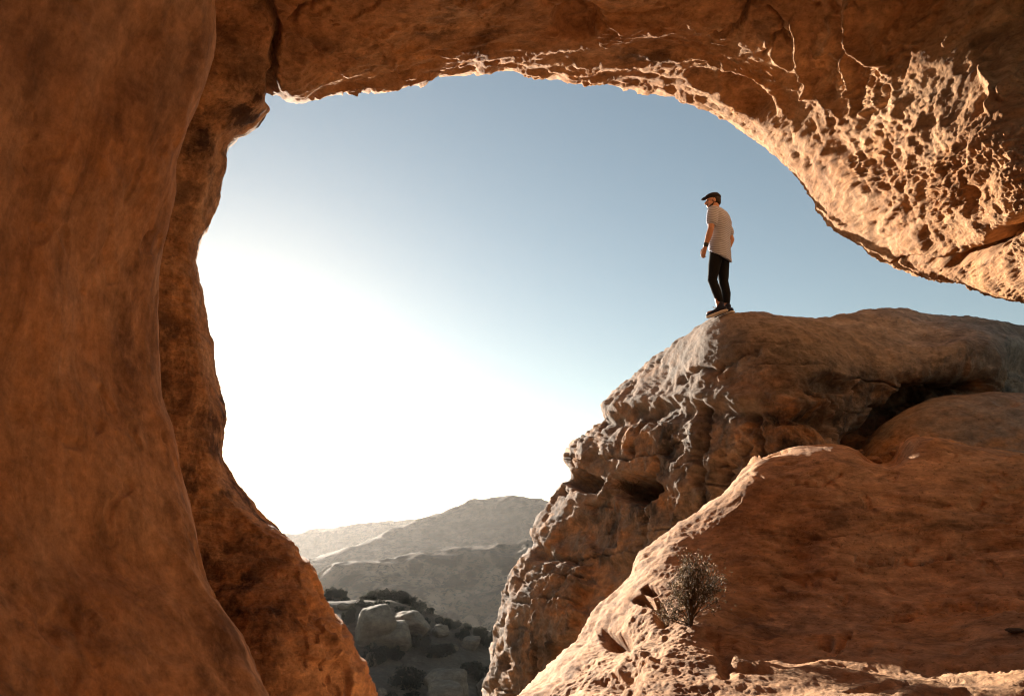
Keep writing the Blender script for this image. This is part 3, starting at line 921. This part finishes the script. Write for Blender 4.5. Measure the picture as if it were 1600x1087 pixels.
# ---------------------------------------------------------------- boulders on the valley shoulder
def boulder_mesh(name, seed, sub=5, flat=.0, bands=.05):
    bm = bmesh.new()
    bmesh.ops.create_icosphere(bm, subdivisions=sub, radius=1.0)
    v = np.array([q.co[:] for q in bm.verts])
    rg = np.random.default_rng(seed)
    pn = rg.normal(size=(13, 3)) * V(1, 1, .8); pn /= np.linalg.norm(pn, axis=1)[:, None]
    pn = np.concatenate([pn, [[0, .05, 1], [0, 0, -1]]])
    pd = np.concatenate([rg.uniform(.72, 1.0, 13), [.85, .9]])
    den = v @ pn.T
    rr = pd[None] / np.maximum(den, .08)
    rr = -np.log(np.exp(-14 * np.minimum(rr, 4)).sum(1)) / 14          # soft minimum: faceted block with worn edges
    v = v * np.clip(rr, .3, 1.15)[:, None]
    n = v / np.linalg.norm(v, axis=1)[:, None]
    d = .16 * fbm(v * 1.1, 3, seed=seed) + .09 * fbm(v * 3.4, 4, .55, seed=seed + 4) + bands * (ridged(warp(v, .2, 1, seed) * V(.5, .5, 3.5), 3, seed=seed + 7) - .6)
    v = v + n * d[:, None]
    for q, c in zip(bm.verts, v):
        q.co = c
    for f in bm.faces:
        f.smooth = True
    me = bpy.data.meshes.new(name)
    bm.to_mesh(me); bm.free()
    for k in ('iron_sun', 'varnish_shade'):
        at = me.attributes.new(k, 'FLOAT', 'POINT')
        at.data.foreach_set('value', np.full(len(v), .3, np.float32))
    return me


def put_boulder(x0, x1, ytop, ybase, label, seed, group=None, thick=1.0, rot=0.0, name='boulder', sink=.15):
    g = ground_at((x0 + x1) / 2, ybase)
    d = to_px(g)[2]
    w = (x1 - x0) / F * d
    h = (ybase - ytop) / F * d
    o = link(name, boulder_mesh(name, seed), M_GREY)
    o.scale = (w / 2 * .98, w / 2 * thick, h / 2 * (1 + sink))
    o.rotation_euler = (0, 0, rot)
    o.location = (g[0], g[1] + w * .3, g[2] + h / 2 * (1 - sink))
    return tag(o, label, 'boulder', group)


BG = 'boulders on the slope beyond the gap'
put_boulder(545, 616, 943, 1010, 'tall rounded pale boulder, largest on the slope seen through the gap', 410, BG, 1.1, .1)
put_boulder(584, 641, 970, 1016, 'rounded tan boulder leaning against the right of the largest boulder', 420, BG, 1.0, .3)
put_boulder(606, 668, 953, 992, 'sunlit pale flat slab behind the right shoulder of the largest boulder', 430, BG, 1.3, .2)
put_boulder(567, 588, 1019, 1042, 'small round boulder in shade at the edge of the left rock pillar', 440, BG)
put_boulder(656, 731, 1066, 1108, 'pale boulder at the bottom edge, lower of the stacked pair', 450, BG, .9)
b_up = put_boulder(661, 729, 1051, 1100, 'smooth pale boulder cap, upper of the stacked pair at the bottom edge', 460, BG, .9)
b_up.location.y += .9
put_boulder(742, 764, 1060, 1088, 'small pale boulder right of the stacked pair beside the dome foot', 470, BG)
put_boulder(673, 704, 976, 996, 'low grey boulder among shrubs right of the sunlit slab', 480, BG)
put_boulder(720, 752, 993, 1016, 'grey boulder in shade near the dome, above the round dark bushes', 490, BG)
put_boulder(526, 553, 941, 952, 'flat sunlit tan rock at the left pillar edge, left of largest boulder', 495, BG)
put_boulder(702, 716, 1006, 1016, 'tiny grey rock in the middle of the slope between dark bushes', 500, BG)
put_boulder(588, 602, 1074, 1090, 'small pale rock at the bottom edge left of the stacked pair', 505, BG)

SG = 'dark shrubs on the slope beyond the gap'
shr = [(567, 605, 1002, 1036, 'dark shrub at the left under the largest boulder'), (598, 640, 1004, 1030, 'dark shrub under the tan leaning boulder'),
       (572, 600, 1015, 1042, 'low dark shrub just above the small round shaded boulder'), (638, 673, 985, 1014, 'dark shrub right of the tan leaning boulder below the slab'),
       (660, 700, 1003, 1026, 'wide dark shrub in the middle of the shaded slope'), (690, 716, 1001, 1022, 'dark shrub adjoining the wide one, on its right'),
       (606, 664, 1037, 1074, 'big round dark shrub left above the stacked boulders'), (716, 768, 1028, 1058, 'broad dark shrub beside the dome foot above the stacked boulders'),
       (712, 736, 979, 999, 'dark shrub on the crest right of the low grey boulder'), (734, 762, 975, 1007, 'upright dark shrub on the crest beside the dome edge'),
       (754, 778, 980, 1010, 'dark shrub half hidden by the dome edge'), (634, 661, 945, 962, 'dark shrub on the crest behind the sunlit slab'),
       (654, 674, 961, 974, 'small dark shrub on the right end of the sunlit slab'), (676, 692, 958, 972, 'small crest shrub right of the slab, left of two'),
       (690, 708, 962, 976, 'small crest shrub right of the slab, right of two'), (534, 558, 943, 974, 'dark shrub left of the largest boulder by the pillar edge'),
       (630, 656, 1077, 1096, 'low dark shrub at the bottom edge left of stacked boulders'), (700, 714, 970, 984, 'tiny shrub on the sloping crest above the low grey boulder'),
       (738, 756, 1040, 1066, 'dark shrub above the small pale boulder by the dome'), (600, 622, 1078, 1092, 'tiny low shrub at the bottom edge near the small pale rock'),
       (664, 680, 946, 958, 'small crest shrub just right of the larger knoll'), (706, 722, 966, 979, 'crest shrub above the low grey boulder, second along the falling crest'),
       (722, 738, 970, 983, 'crest shrub halfway down the falling crest towards the dome'), (742, 756, 976, 988, 'low crest shrub close to the dome, before the upright one'),
       (556, 584, 932, 948, 'broad low shrub on the crest above the left half of the largest boulder'), (582, 608, 934, 950, 'broad low shrub on the crest above the right half of the largest boulder'),
       (616, 634, 944, 954, 'little shrub on the crest behind the top of the sunlit slab')]
for x0, x1, y0, y1, lb in shr:
    g = ground_at((x0 + x1) / 2, y1)
    d = to_px(g)[2]
    shrub(g - np.array([0, 0, .1]), (x1 - x0) / F * d * 1.1, (y1 - y0) / F * d * 1.1, lb, SG)

# shrub-covered knoll behind the boulders
def knoll(px0, px1, ytop, ybase, name, seed):
    g = ground_at((px0 + px1) / 2, ybase)
    g = g + (g - CAM) * .12
    d = to_px(g)[2]
    w, h = (px1 - px0) / F * d, (ybase - ytop) / F * d
    n = 70
    U_, V_ = np.meshgrid(np.linspace(-1.3, 1.3, n), np.linspace(-1.3, 1.3, n), indexing='ij')
    R_ = np.hypot(U_, V_)
    z = np.clip(1 - R_ ** 2, -1, 1)
    q = np.stack([g[0] + U_ * w / 2, g[1] + V_ * w / 2, g[2] + h * z], -1)
    q[..., 2] += h * .12 * fbm(q * .15, 3, seed=seed)
    me = grid_mesh(name, q - g, False, {'iron_sun': 0 * U_ + .3, 'varnish_shade': 0 * U_ + .5})
    if me.polygons[len(me.polygons) // 2].normal.z < 0:
        me.flip_normals()
    o = link(name, me, M_SOIL, loc=g)
    tag(o, kind='structure')
    rg = np.random.default_rng(seed)
    for k in range(int(34 * (px1 - px0) / 120)):
        for _ in range(20):
            u, v = rg.uniform(-.95, .95), rg.uniform(-.95, .25)
            if u * u + v * v < .92:
                break
        i, j = int((u + 1.3) / 2.6 * (n - 1)), int((v + 1.3) / 2.6 * (n - 1))
        s = rg.uniform(1.2, 2.6) * d / 130
        shrub(q[i, j] - np.array([0, 0, .15]), s * 1.2, s, 'small dark shrub among those covering the %s knoll on the crest' % ('larger' if px1 - px0 > 80 else 'smaller left'), 'shrubs on the %s knoll' % ('larger' if px1 - px0 > 80 else 'smaller'))


knoll(536, 668, 936, 966, 'hill', 601)
knoll(505, 545, 930, 950, 'hill', 602)

# ---------------------------------------------------------------- bush growing on the foreground rock
bp, bn = G.at(1079, 976)
bush = empty('bush', bp - np.array([0, 0, .01]), 'dry twiggy bush with pale flower heads growing from the sunlit foreground rock', 'bush')
rng = np.random.default_rng(77)
paths, tips, leafp = [], [], []
dscale = to_px(bp)[2] / F
for k in range(58):
    # tips spread in a fan: taller to the right as in the photo
    tx = rng.normal(4, 34)
    tx = np.clip(tx, -52, 56)
    hmax = 116 - 0.024 * (tx - 18) ** 2
    tz = rng.uniform(.45, 1.0) * max(hmax, 30)
    ty = rng.normal(0, 22)
    T = np.array([tx, ty, tz]) * dscale
    m = T * .45 * V(.55, .55, 1.15) + rng.normal(size=3) * .012
    m2 = T * .78 * V(.9, .9, 1.02) + rng.normal(size=3) * .015
    paths.append(([(0, 0, -.03), m * .4 * V(.8, .8, 1.2), m, m2, T], [.006, .005, .0036, .0025, .0012]))
    for j in range(6):
        a = m + (T - m) * rng.uniform(.25, .95)
        e = a + rng.normal(size=3) * .045 + V(0, 0, .03)
        paths.append(([a, (a + e) / 2 + rng.normal(size=3) * .006, e], [.0022, .0015, .0008]))
        tips.append(e)
        for _ in range(4):
            leafp.append(a + (e - a) * rng.uniform(.2, 1.1) + rng.normal(size=3) * .010)
    tips.append(T)
    for _ in range(7):
        leafp.append(m + (T - m) * rng.uniform(.4, 1.0) + rng.normal(size=3) * .014)
# denser dark heart of the bush, right of centre
for _ in range(500):
    q = rng.normal(size=3) * V(.085, .07, .075) + V(24, 0, 62) * dscale
    leafp.append(q)
link('stem', tubes_mesh('stem', paths, 4), M_TWIG, bush)
link('foliage', leaf_mesh('foliage', np.array(leafp), .2, .0105, rng), M_BUSHLEAF, bush)
fl = np.array([t + rng.normal(size=3) * .008 for t in tips for _ in range(4) if rng.uniform() < .75])
link('flower_heads', leaf_mesh('flower_heads', fl, .2, .0075, rng), M_DRY, bush)
# twigs in the dome's hollow
hp, hn = E.at(985, 772)
hb = empty('bush', hp, 'small dry bush in the dark hollow of the dome', 'bush')
pp, lp = [], []
for k in range(26):
    T = rng.normal(size=3) * V(.12, .08, .05) + V(-.05, -.12, .16)
    pp.append(([(0, 0, -.03), T * .5 + V(0, 0, .03), T], [.006, .004, .0015]))
    lp += [T * rng.uniform(.5, 1) + rng.normal(size=3) * .02 for _ in range(10)]
link('stem', tubes_mesh('stem', pp, 4), M_TWIG, hb)
link('foliage', leaf_mesh('foliage', np.array(lp), .2, .014, rng), M_BUSHLEAF, hb)

# loose stones in the notch of the foreground rim
for k, (x, y, s, lb) in enumerate([(1372, 701, .075, 'largest pale loose stone lying in the sunlit notch of the foreground rim'),
                                   (1389, 703, .05, 'small pale loose stone right of the largest one in the notch'),
                                   (1345, 704, .04, 'small pale loose stone left of the largest one in the notch'),
                                   (1585, 985, .042, 'dark flat stone lying on the shaded foreground rock at the right edge')]):
    q, n_ = G.at(x, y + 2)
    o = link('stone', boulder_mesh('stone', 520 + 9 * k, 4), M_FORE if k < 3 else M_GREY)
    o.location = q + np.array([0, 0, s * .3]); o.scale = (s, s * .9, s * (.7 if k < 3 else .35))
    tag(o, lb, 'stone', 'loose stones')

# ---------------------------------------------------------------- the man
def capsule(bm, pts, rad, seg=16, flat=None):
    """closed tapered tube through pts; flat = (axis vector, factor) squashes the section along an axis"""
    pts = [Vector(p) for p in pts]
    rings = []
    n = len(pts)
    ext_p, ext_r = [], []
    for k in range(n):
        t = (pts[min(k + 1, n - 1)] - pts[max(k - 1, 0)]).normalized()
        if k == 0:
            for a in (80, 55, 28):
                ext_p.append((pts[0] - t * rad[0] * math.sin(math.radians(a)), t)); ext_r.append(rad[0] * math.cos(math.radians(a)))
        ext_p.append((pts[k], t)); ext_r.append(rad[k])
        if k == n - 1:
            for a in (28, 55, 80):
                ext_p.append((pts[-1] + t * rad[-1] * math.sin(math.radians(a)), t)); ext_r.append(rad[-1] * math.cos(math.radians(a)))
    ref = Vector((0, 1, 0.01))
    for (p, t), r in zip(ext_p, ext_r):
        a = (ref - t * ref.dot(t))
        if a.length < .05:
            a = Vector((1, 0, 0)) - t * t.x
        a.normalize(); b = t.cross(a)
        ring = []
        for j in range(seg):
            w = 2 * math.pi * j / seg
            o = (a * math.cos(w) + b * math.sin(w)) * r
            if flat is not None:
                ax_ = Vector(flat[0]).normalized()
                o = o - ax_ * (o.dot(ax_)) * (1 - flat[1])
            ring.append(bm.verts.new(p + o))
        rings.append(ring)
    for r0, r1 in zip(rings[:-1], rings[1:]):
        for j in range(seg):
            bm.faces.new((r0[j], r0[(j + 1) % seg], r1[(j + 1) % seg], r1[j]))
    bm.faces.new(rings[0][::-1]); bm.faces.new(rings[-1])


def ellip(bm, c, r, rot=None, seg=20):
    res = bmesh.ops.create_uvsphere(bm, u_segments=seg, v_segments=seg // 2 + 2, radius=1.0)
    m = Matrix.Translation(Vector(c)) @ (rot.to_4x4() if rot else Matrix()) @ Matrix.Diagonal((*r, 1))
    bmesh.ops.transform(bm, matrix=m, verts=res['verts'])


def rings_body(bm, rs, seg=28):
    """closed stack of ellipses: (x, y, z, rx, ry[, tilt of z along y])"""
    rings = []
    for r in rs:
        x, y, z, rx, ry = r[:5]
        tl = r[5] if len(r) > 5 else 0
        ring = []
        for j in range(seg):
            w = 2 * math.pi * j / seg
            c, s_ = math.cos(w), math.sin(w)
            dx = rx * math.copysign(abs(c) ** .85, c); dy = ry * math.copysign(abs(s_) ** .85, s_)
            ring.append(bm.verts.new((x + dx, y + dy, z + tl * dy)))
        rings.append(ring)
    for r0, r1 in zip(rings[:-1], rings[1:]):
        for j in range(seg):
            bm.faces.new((r0[j], r0[(j + 1) % seg], r1[(j + 1) % seg], r1[j]))
    bm.faces.new(rings[0][::-1]); bm.faces.new(rings[-1])


def remeshed(name, bm, voxel, mat, parent, smooth=4, noise=None):
    bmesh.ops.recalc_face_normals(bm, faces=bm.faces[:])
    me = bpy.data.meshes.new(name)
    bm.to_mesh(me); bm.free()
    tmp = bpy.data.objects.new('tmp', me)
    COL.objects.link(tmp)
    md = tmp.modifiers.new('r', 'REMESH'); md.mode = 'VOXEL'; md.voxel_size = voxel
    if smooth:
        ms = tmp.modifiers.new('s', 'SMOOTH'); ms.factor = .5; ms.iterations = smooth
    dg = bpy.context.evaluated_depsgraph_get()
    out = bpy.data.meshes.new_from_object(tmp.evaluated_get(dg))
    bpy.data.objects.remove(tmp); bpy.data.meshes.remove(me)
    out.name = name
    if noise is not None:
        v = np.zeros(len(out.vertices) * 3, np.float32); out.vertices.foreach_get('co', v)
        n = np.zeros(len(out.vertices) * 3, np.float32); out.vertex_normals.foreach_get('vector', n)
        v = v.reshape(-1, 3); n = n.reshape(-1, 3)
        v = v + n * noise(v)[:, None]
        out.vertices.foreach_set('co', v.astype(np.float32).ravel())
    out.materials.clear()
    o = link(name, out, mat, parent)
    for pl in out.polygons:
        pl.use_smooth = True
    return o


M_SKIN = plain_mat('skin', (0.36, 0.19, 0.12), .55, .35, .1, 30)
M_HAIR = plain_mat('hair', (0.02, 0.014, 0.01), .7, .2, .3, 80)
M_CAP = plain_mat('cap_cloth', (0.018, 0.016, 0.016), .9, .1, .3, 150)
M_JEANS = plain_mat('black_denim', (0.009, 0.009, 0.010), .9, .1, .4, 60, .002)
M_SHOE = plain_mat('shoe_suede', (0.02, 0.024, 0.04), .9, .1, .3, 60)
M_SOLE = plain_mat('shoe_sole', (0.62, 0.56, 0.48), .7, .2, .1, 30)
M_STRAP = plain_mat('watch_strap', (0.012, 0.011, 0.01), .5, .4, .2, 60)
# striped shirt
M_SHIRT, nt, b_ = mat_new('striped_jersey')
tc = nt.nodes.new('ShaderNodeTexCoord').outputs['Object']
sp = nt.nodes.new('ShaderNodeSeparateXYZ'); nt.links.new(tc, sp.inputs[0])
wv = math_n(nt, 'ADD', math_n(nt, 'MULTIPLY', sp.outputs[2], 1 / 0.0265), math_n(nt, 'MULTIPLY', noise_n(nt, tc, 7, 2, .5), .9))
wv = math_n(nt, 'ADD', wv, math_n(nt, 'MULTIPLY', sp.outputs[1], -6.0))
fr = math_n(nt, 'FRACT', wv, 0.0)
cc = mixc(nt, ramp(nt, fr, [(0.0, 0.0), (.64, 0.0), (.70, 1.0), (.94, 1.0), (1.0, 0.0)]), (0.34, 0.385, 0.50), (0.17, 0.16, 0.19))
nt.links.new(cc, b_.inputs['Base Color']); b_.inputs['Roughness'].default_value = .9
b_.inputs['Specular IOR Level'].default_value = .1

foot, _n = E.at(1127, 493)
man = empty('person', foot, 'man in striped shirt, black trousers and flat cap standing on top of the dome', 'person')
man.rotation_euler = (math.radians(2.6), 0, math.radians(52))

# joints (x right, y forward, z up; metres)
hipL, hipR = V(-.085, .0, .92), V(.085, -.01, .92)
kneL, kneR = V(-.085, .075, .49), V(.075, -.015, .49)
ankL, ankR = V(-.06, .0, .095), V(.065, -.045, .105)
shL, shR = V(-.185, -.005, 1.43), V(.185, -.005, 1.43)
elL, elR = V(-.265, .0, 1.145), V(.262, -.075, 1.145)
wrL, wrR = V(-.262, .085, .91), V(.235, .03, .93)

bm = bmesh.new()
rings_body(bm, [(0, 0, .86, .13, .10), (0, 0, .95, .155, .11), (0, 0, 1.10, .135, .095), (0, -.01, 1.25, .155, .105), (0, -.012, 1.38, .165, .105), (0, -.005, 1.45, .13, .085), (0, .005, 1.49, .07, .06)])
capsule(bm, [(0, .0, 1.44), (0, .03, 1.52), (0, .05, 1.575)], [.064, .058, .056])
for hp_, kn, an in ((hipL, kneL, ankL), (hipR, kneR, ankR)):
    capsule(bm, [hp_, hp_ * .5 + kn * .5, kn, kn * .6 + an * .4 + V(0, -.02, 0), an], [.085, .075, .055, .052, .036])
    capsule(bm, [an + V(0, -.03, -.045), an + V(0, .07, -.055), an + V(0, .15, -.06)], [.03, .034, .03])
for sh, el_, wr, sx in ((shL, elL, wrL, -1), (shR, elR, wrR, 1)):
    capsule(bm, [sh, sh * .5 + el_ * .5, el_, el_ * .65 + wr * .35, wr], [.058, .050, .041, .042, .027])
    dn = (wr - el_) / np.linalg.norm(wr - el_)
    dn = dn * .8 + V(0, .1, -.3); dn /= np.linalg.norm(dn)
    palm = wr + dn * .055
    capsule(bm, [wr, wr + dn * .04, wr + dn * .085], [.026, .034, .032], flat=((1, 0, 0), .55))
    fw = V(0, 1, 0) - dn * dn[1]; fw /= np.linalg.norm(fw)
    inn = V(-sx, 0, 0)
    for k, (off, ln) in enumerate(((.026, .068), (.009, .076), (-.009, .071), (-.026, .056))):
        b0 = wr + dn * .088 + fw * off
        k1 = b0 + dn * ln * .45 + inn * .006
        k2 = k1 + (dn * .8 + inn * .6) * ln * .33
        k3 = k2 + (dn * .35 + inn * .9) * ln * .27
        capsule(bm, [b0 - dn * .02, b0, k1, k2, k3], [.0095, .0095, .0088, .008, .0072], 10)
    t0 = wr + dn * .03 + fw * .026
    capsule(bm, [t0 - fw * .01, t0 + fw * .018 + dn * .02 + inn * .01, t0 + fw * .026 + dn * .048 + inn * .018, t0 + fw * .022 + dn * .07 + inn * .022], [.013, .0115, .010, .0085], 10)
# head, turned to his left
HR = Matrix.Rotation(math.radians(32), 3, 'Z') @ Matrix.Rotation(math.radians(-4), 3, 'X')
HC = Vector((0, .065, 1.665))


def hd(x, y, z):
    return HC + HR @ Vector((x, y, z))


ellip(bm, hd(0, -.008, .03), (.075, .094, .088), HR)                     # skull
ellip(bm, hd(0, .03, -.035), (.058, .062, .078), HR)                     # face
ellip(bm, hd(0, .06, -.088), (.032, .03, .026), HR)                      # chin
capsule(bm, [hd(0, .088, .012), hd(0, .102, -.012), hd(0, .112, -.03)], [.009, .012, .0145], 10)   # nose
ellip(bm, hd(0, .09, -.056), (.022, .012, .008), HR); ellip(bm, hd(0, .087, -.068), (.02, .012, .008), HR)   # lips
ellip(bm, hd(0, .08, .022), (.05, .016, .010), HR)                       # brow
for sx in (-1, 1):
    ellip(bm, hd(sx * .074, -.005, -.012), (.010, .02, .032), HR)        # ears
    ellip(bm, hd(sx * .035, .065, -.03), (.024, .022, .022), HR)         # cheeks
capsule(bm, [(0, .035, 1.53), hd(0, -.015, -.06)], [.057, .06])
remeshed('body', bm, .0055, M_SKIN, man, 3)
for sx in (-1, 1):
    bm = bmesh.new(); ellip(bm, hd(sx * .032, .082, .004), (.011, .009, .008), HR, 12)
    me = bpy.data.meshes.new('eye'); bm.to_mesh(me); bm.free()
    link('eye', me, M_HAIR, man)
# hair and beard
bm = bmesh.new()
ellip(bm, hd(0, -.022, .016), (.079, .088, .078), HR)
ellip(bm, hd(0, -.055, -.02), (.066, .05, .05), HR)
remeshed('hair', bm, .007, M_HAIR, man, 3)
bm = bmesh.new()
capsule(bm, [hd(-.06, .01, -.05), hd(-.05, .045, -.085), hd(0, .075, -.112), hd(.05, .045, -.085), hd(.06, .01, -.05)], [.008, .018, .024, .018, .008])
capsule(bm, [hd(-.028, .085, -.058), hd(0, .1, -.048), hd(.028, .085, -.058)], [.007, .009, .007])
remeshed('beard', bm, .006, M_HAIR, man, 3)
# flat cap with peak
bm = bmesh.new()
ellip(bm, hd(0, -.008, .058), (.088, .108, .058), HR)
ellip(bm, hd(0, .01, .082), (.084, .102, .036), HR @ Matrix.Rotation(math.radians(-10), 3, 'X'))
cp = remeshed('cap', bm, .007, M_CAP, man, 5)
bm = bmesh.new()
ellip(bm, hd(0, .105, .052), (.062, .058, .010), HR @ Matrix.Rotation(math.radians(-12), 3, 'X'))
pk = remeshed('peak', bm, .005, M_CAP, cp, 2)

# shirt: loose, long curved hem at the back
bm = bmesh.new()
rings_body(bm, [(0, -.005, .835, .185, .135, .62), (0, -.005, .90, .186, .137, .40), (0, 0, .99, .182, .135, .2), (0, -.005, 1.10, .176, .128), (0, -.022, 1.23, .188, .132), (0, -.028, 1.34, .202, .132),
                (0, -.022, 1.42, .200, .118), (0, -.010, 1.475, .155, .098), (0, .004, 1.51, .095, .078), (0, .018, 1.53, .072, .068)])
for sh, el_ in ((shL, elL), (shR, elR)):
    e2 = sh + (el_ - sh) * .62
    capsule(bm, [sh * V(.75, 1, 1.004), sh, sh * .5 + e2 * .5, e2], [.082, .080, .074, .070], 18)
folds = lambda v: 0.007 * gn(v * V(9, 9, 5), 81) + .008 * ridged(warp(v, .05, 6, 83) * V(5, 5, 11), 2, seed=84) - .002
remeshed('shirt', bm, .009, M_SHIRT, man, 4, folds)
# trousers: slim, rolled at the ankle
bm = bmesh.new()
rings_body(bm, [(0, -.005, .80, .150, .115), (0, -.005, .88, .165, .125), (0, 0, .96, .16, .12), (0, 0, 1.02, .14, .10)])
for hp_, kn, an in ((hipL, kneL, ankL), (hipR, kneR, ankR)):
    capsule(bm, [hp_ + V(0, 0, -.04), hp_ * .5 + kn * .5, kn, kn * .55 + an * .45 + V(0, -.018, 0), an + V(0, -.004, .095)], [.096, .083, .064, .061, .050], 20)
jf = lambda v: .004 * gn(v * V(12, 12, 7), 91) + .008 * (ridged(warp(v, .03, 8, 93) * V(4, 4, 16), 2, seed=94) - .5) * (np.exp(-((v[:, 2] - .47) / .07) ** 2) + np.exp(-((v[:, 2] - .2) / .05) ** 2))
remeshed('trousers', bm, .009, M_JEANS, man, 3, jf)
# shoes
for an, tw in ((ankL, 4), (ankR, -8)):
    R_ = Matrix.Rotation(math.radians(tw), 3, 'Z')
    fz = 0.0
    def ft(x, y, z, an=an, R_=R_):
        return Vector(an) + R_ @ Matrix.Rotation(math.radians(-13), 3, 'X') @ Vector((x, y, z - an[2]))
    bm = bmesh.new()
    capsule(bm, [ft(0, -.03, .13), ft(0, -.015, .10), ft(0, .01, .075)], [.042, .046, .046])
    capsule(bm, [ft(0, -.055, .062), ft(0, .03, .064), ft(0, .10, .05), ft(0, .165, .043)], [.040, .044, .042, .036], flat=((0, 0, 1), .8))
    sh_ = remeshed('shoe', bm, .007, M_SHOE, man, 3)
    bm = bmesh.new()
    capsule(bm, [ft(0, -.06, .022), ft(0, .02, .022), ft(0, .10, .020), ft(0, .17, .022)], [.043, .044, .047, .040], flat=((0, 0, 1), .42))
    remeshed('sole', bm, .006, M_SOLE, sh_, 2)
    bm = bmesh.new()
    for k in range(3):
        capsule(bm, [ft(-.022, .055 + .02 * k, .098 - .011 * k), ft(0, .06 + .02 * k, .104 - .011 * k), ft(.022, .055 + .02 * k, .098 - .011 * k)], [.004, .004, .004], 8)
    capsule(bm, [ft(0, .05, .106), ft(.02, .085, .125)], [.003, .003], 6); capsule(bm, [ft(0, .05, .106), ft(-.025, .075, .128)], [.003, .003], 6)
    me = bpy.data.meshes.new('lace'); bm.to_mesh(me); bm.free()
    link('lace', me, M_SOLE, sh_)
# wristwatch
dn = Vector((wrL - elL)).normalized()
bm = bmesh.new()
c0 = Vector(wrL) - dn * .028
capsule(bm, [c0 - dn * .011, c0 + dn * .011], [.034, .034], 20)
bmesh.ops.create_uvsphere(bm, u_segments=14, v_segments=8, radius=.02, matrix=Matrix.Translation(c0 + Vector((-.028, 0, 0))) @ Matrix.Diagonal((.5, 1, 1, 1)))
me = bpy.data.meshes.new('wristwatch'); bm.to_mesh(me); bm.free()
link('wristwatch', me, M_STRAP, man)

# ---------------------------------------------------------------- haze in the valley air
bm = bmesh.new()
bmesh.ops.create_cube(bm, size=1.0)
x0, x1, y0, y1, z0, z1 = -5600, 5600, -5600, 5600, -420, 215
for v in bm.verts:
    v.co = ((x0 + x1) / 2 + v.co.x * (x1 - x0), (y0 + y1) / 2 + v.co.y * (y1 - y0), (z0 + z1) / 2 + v.co.z * (z1 - z0))
me = bpy.data.meshes.new('haze'); bm.to_mesh(me); bm.free()
hz, nt, b_ = mat_new('haze_air')
nt.nodes.remove(b_)
vol = nt.nodes.new('ShaderNodeVolumePrincipled')
vol.inputs['Color'].default_value = (0.88, 0.85, 0.82, 1)
vol.inputs['Density'].default_value = 0.000035
vol.inputs['Anisotropy'].default_value = 0.6
nt.links.new(vol.outputs[0], nt.nodes['Material Output'].inputs['Volume'])
tag(link('haze', me, hz), kind='stuff')
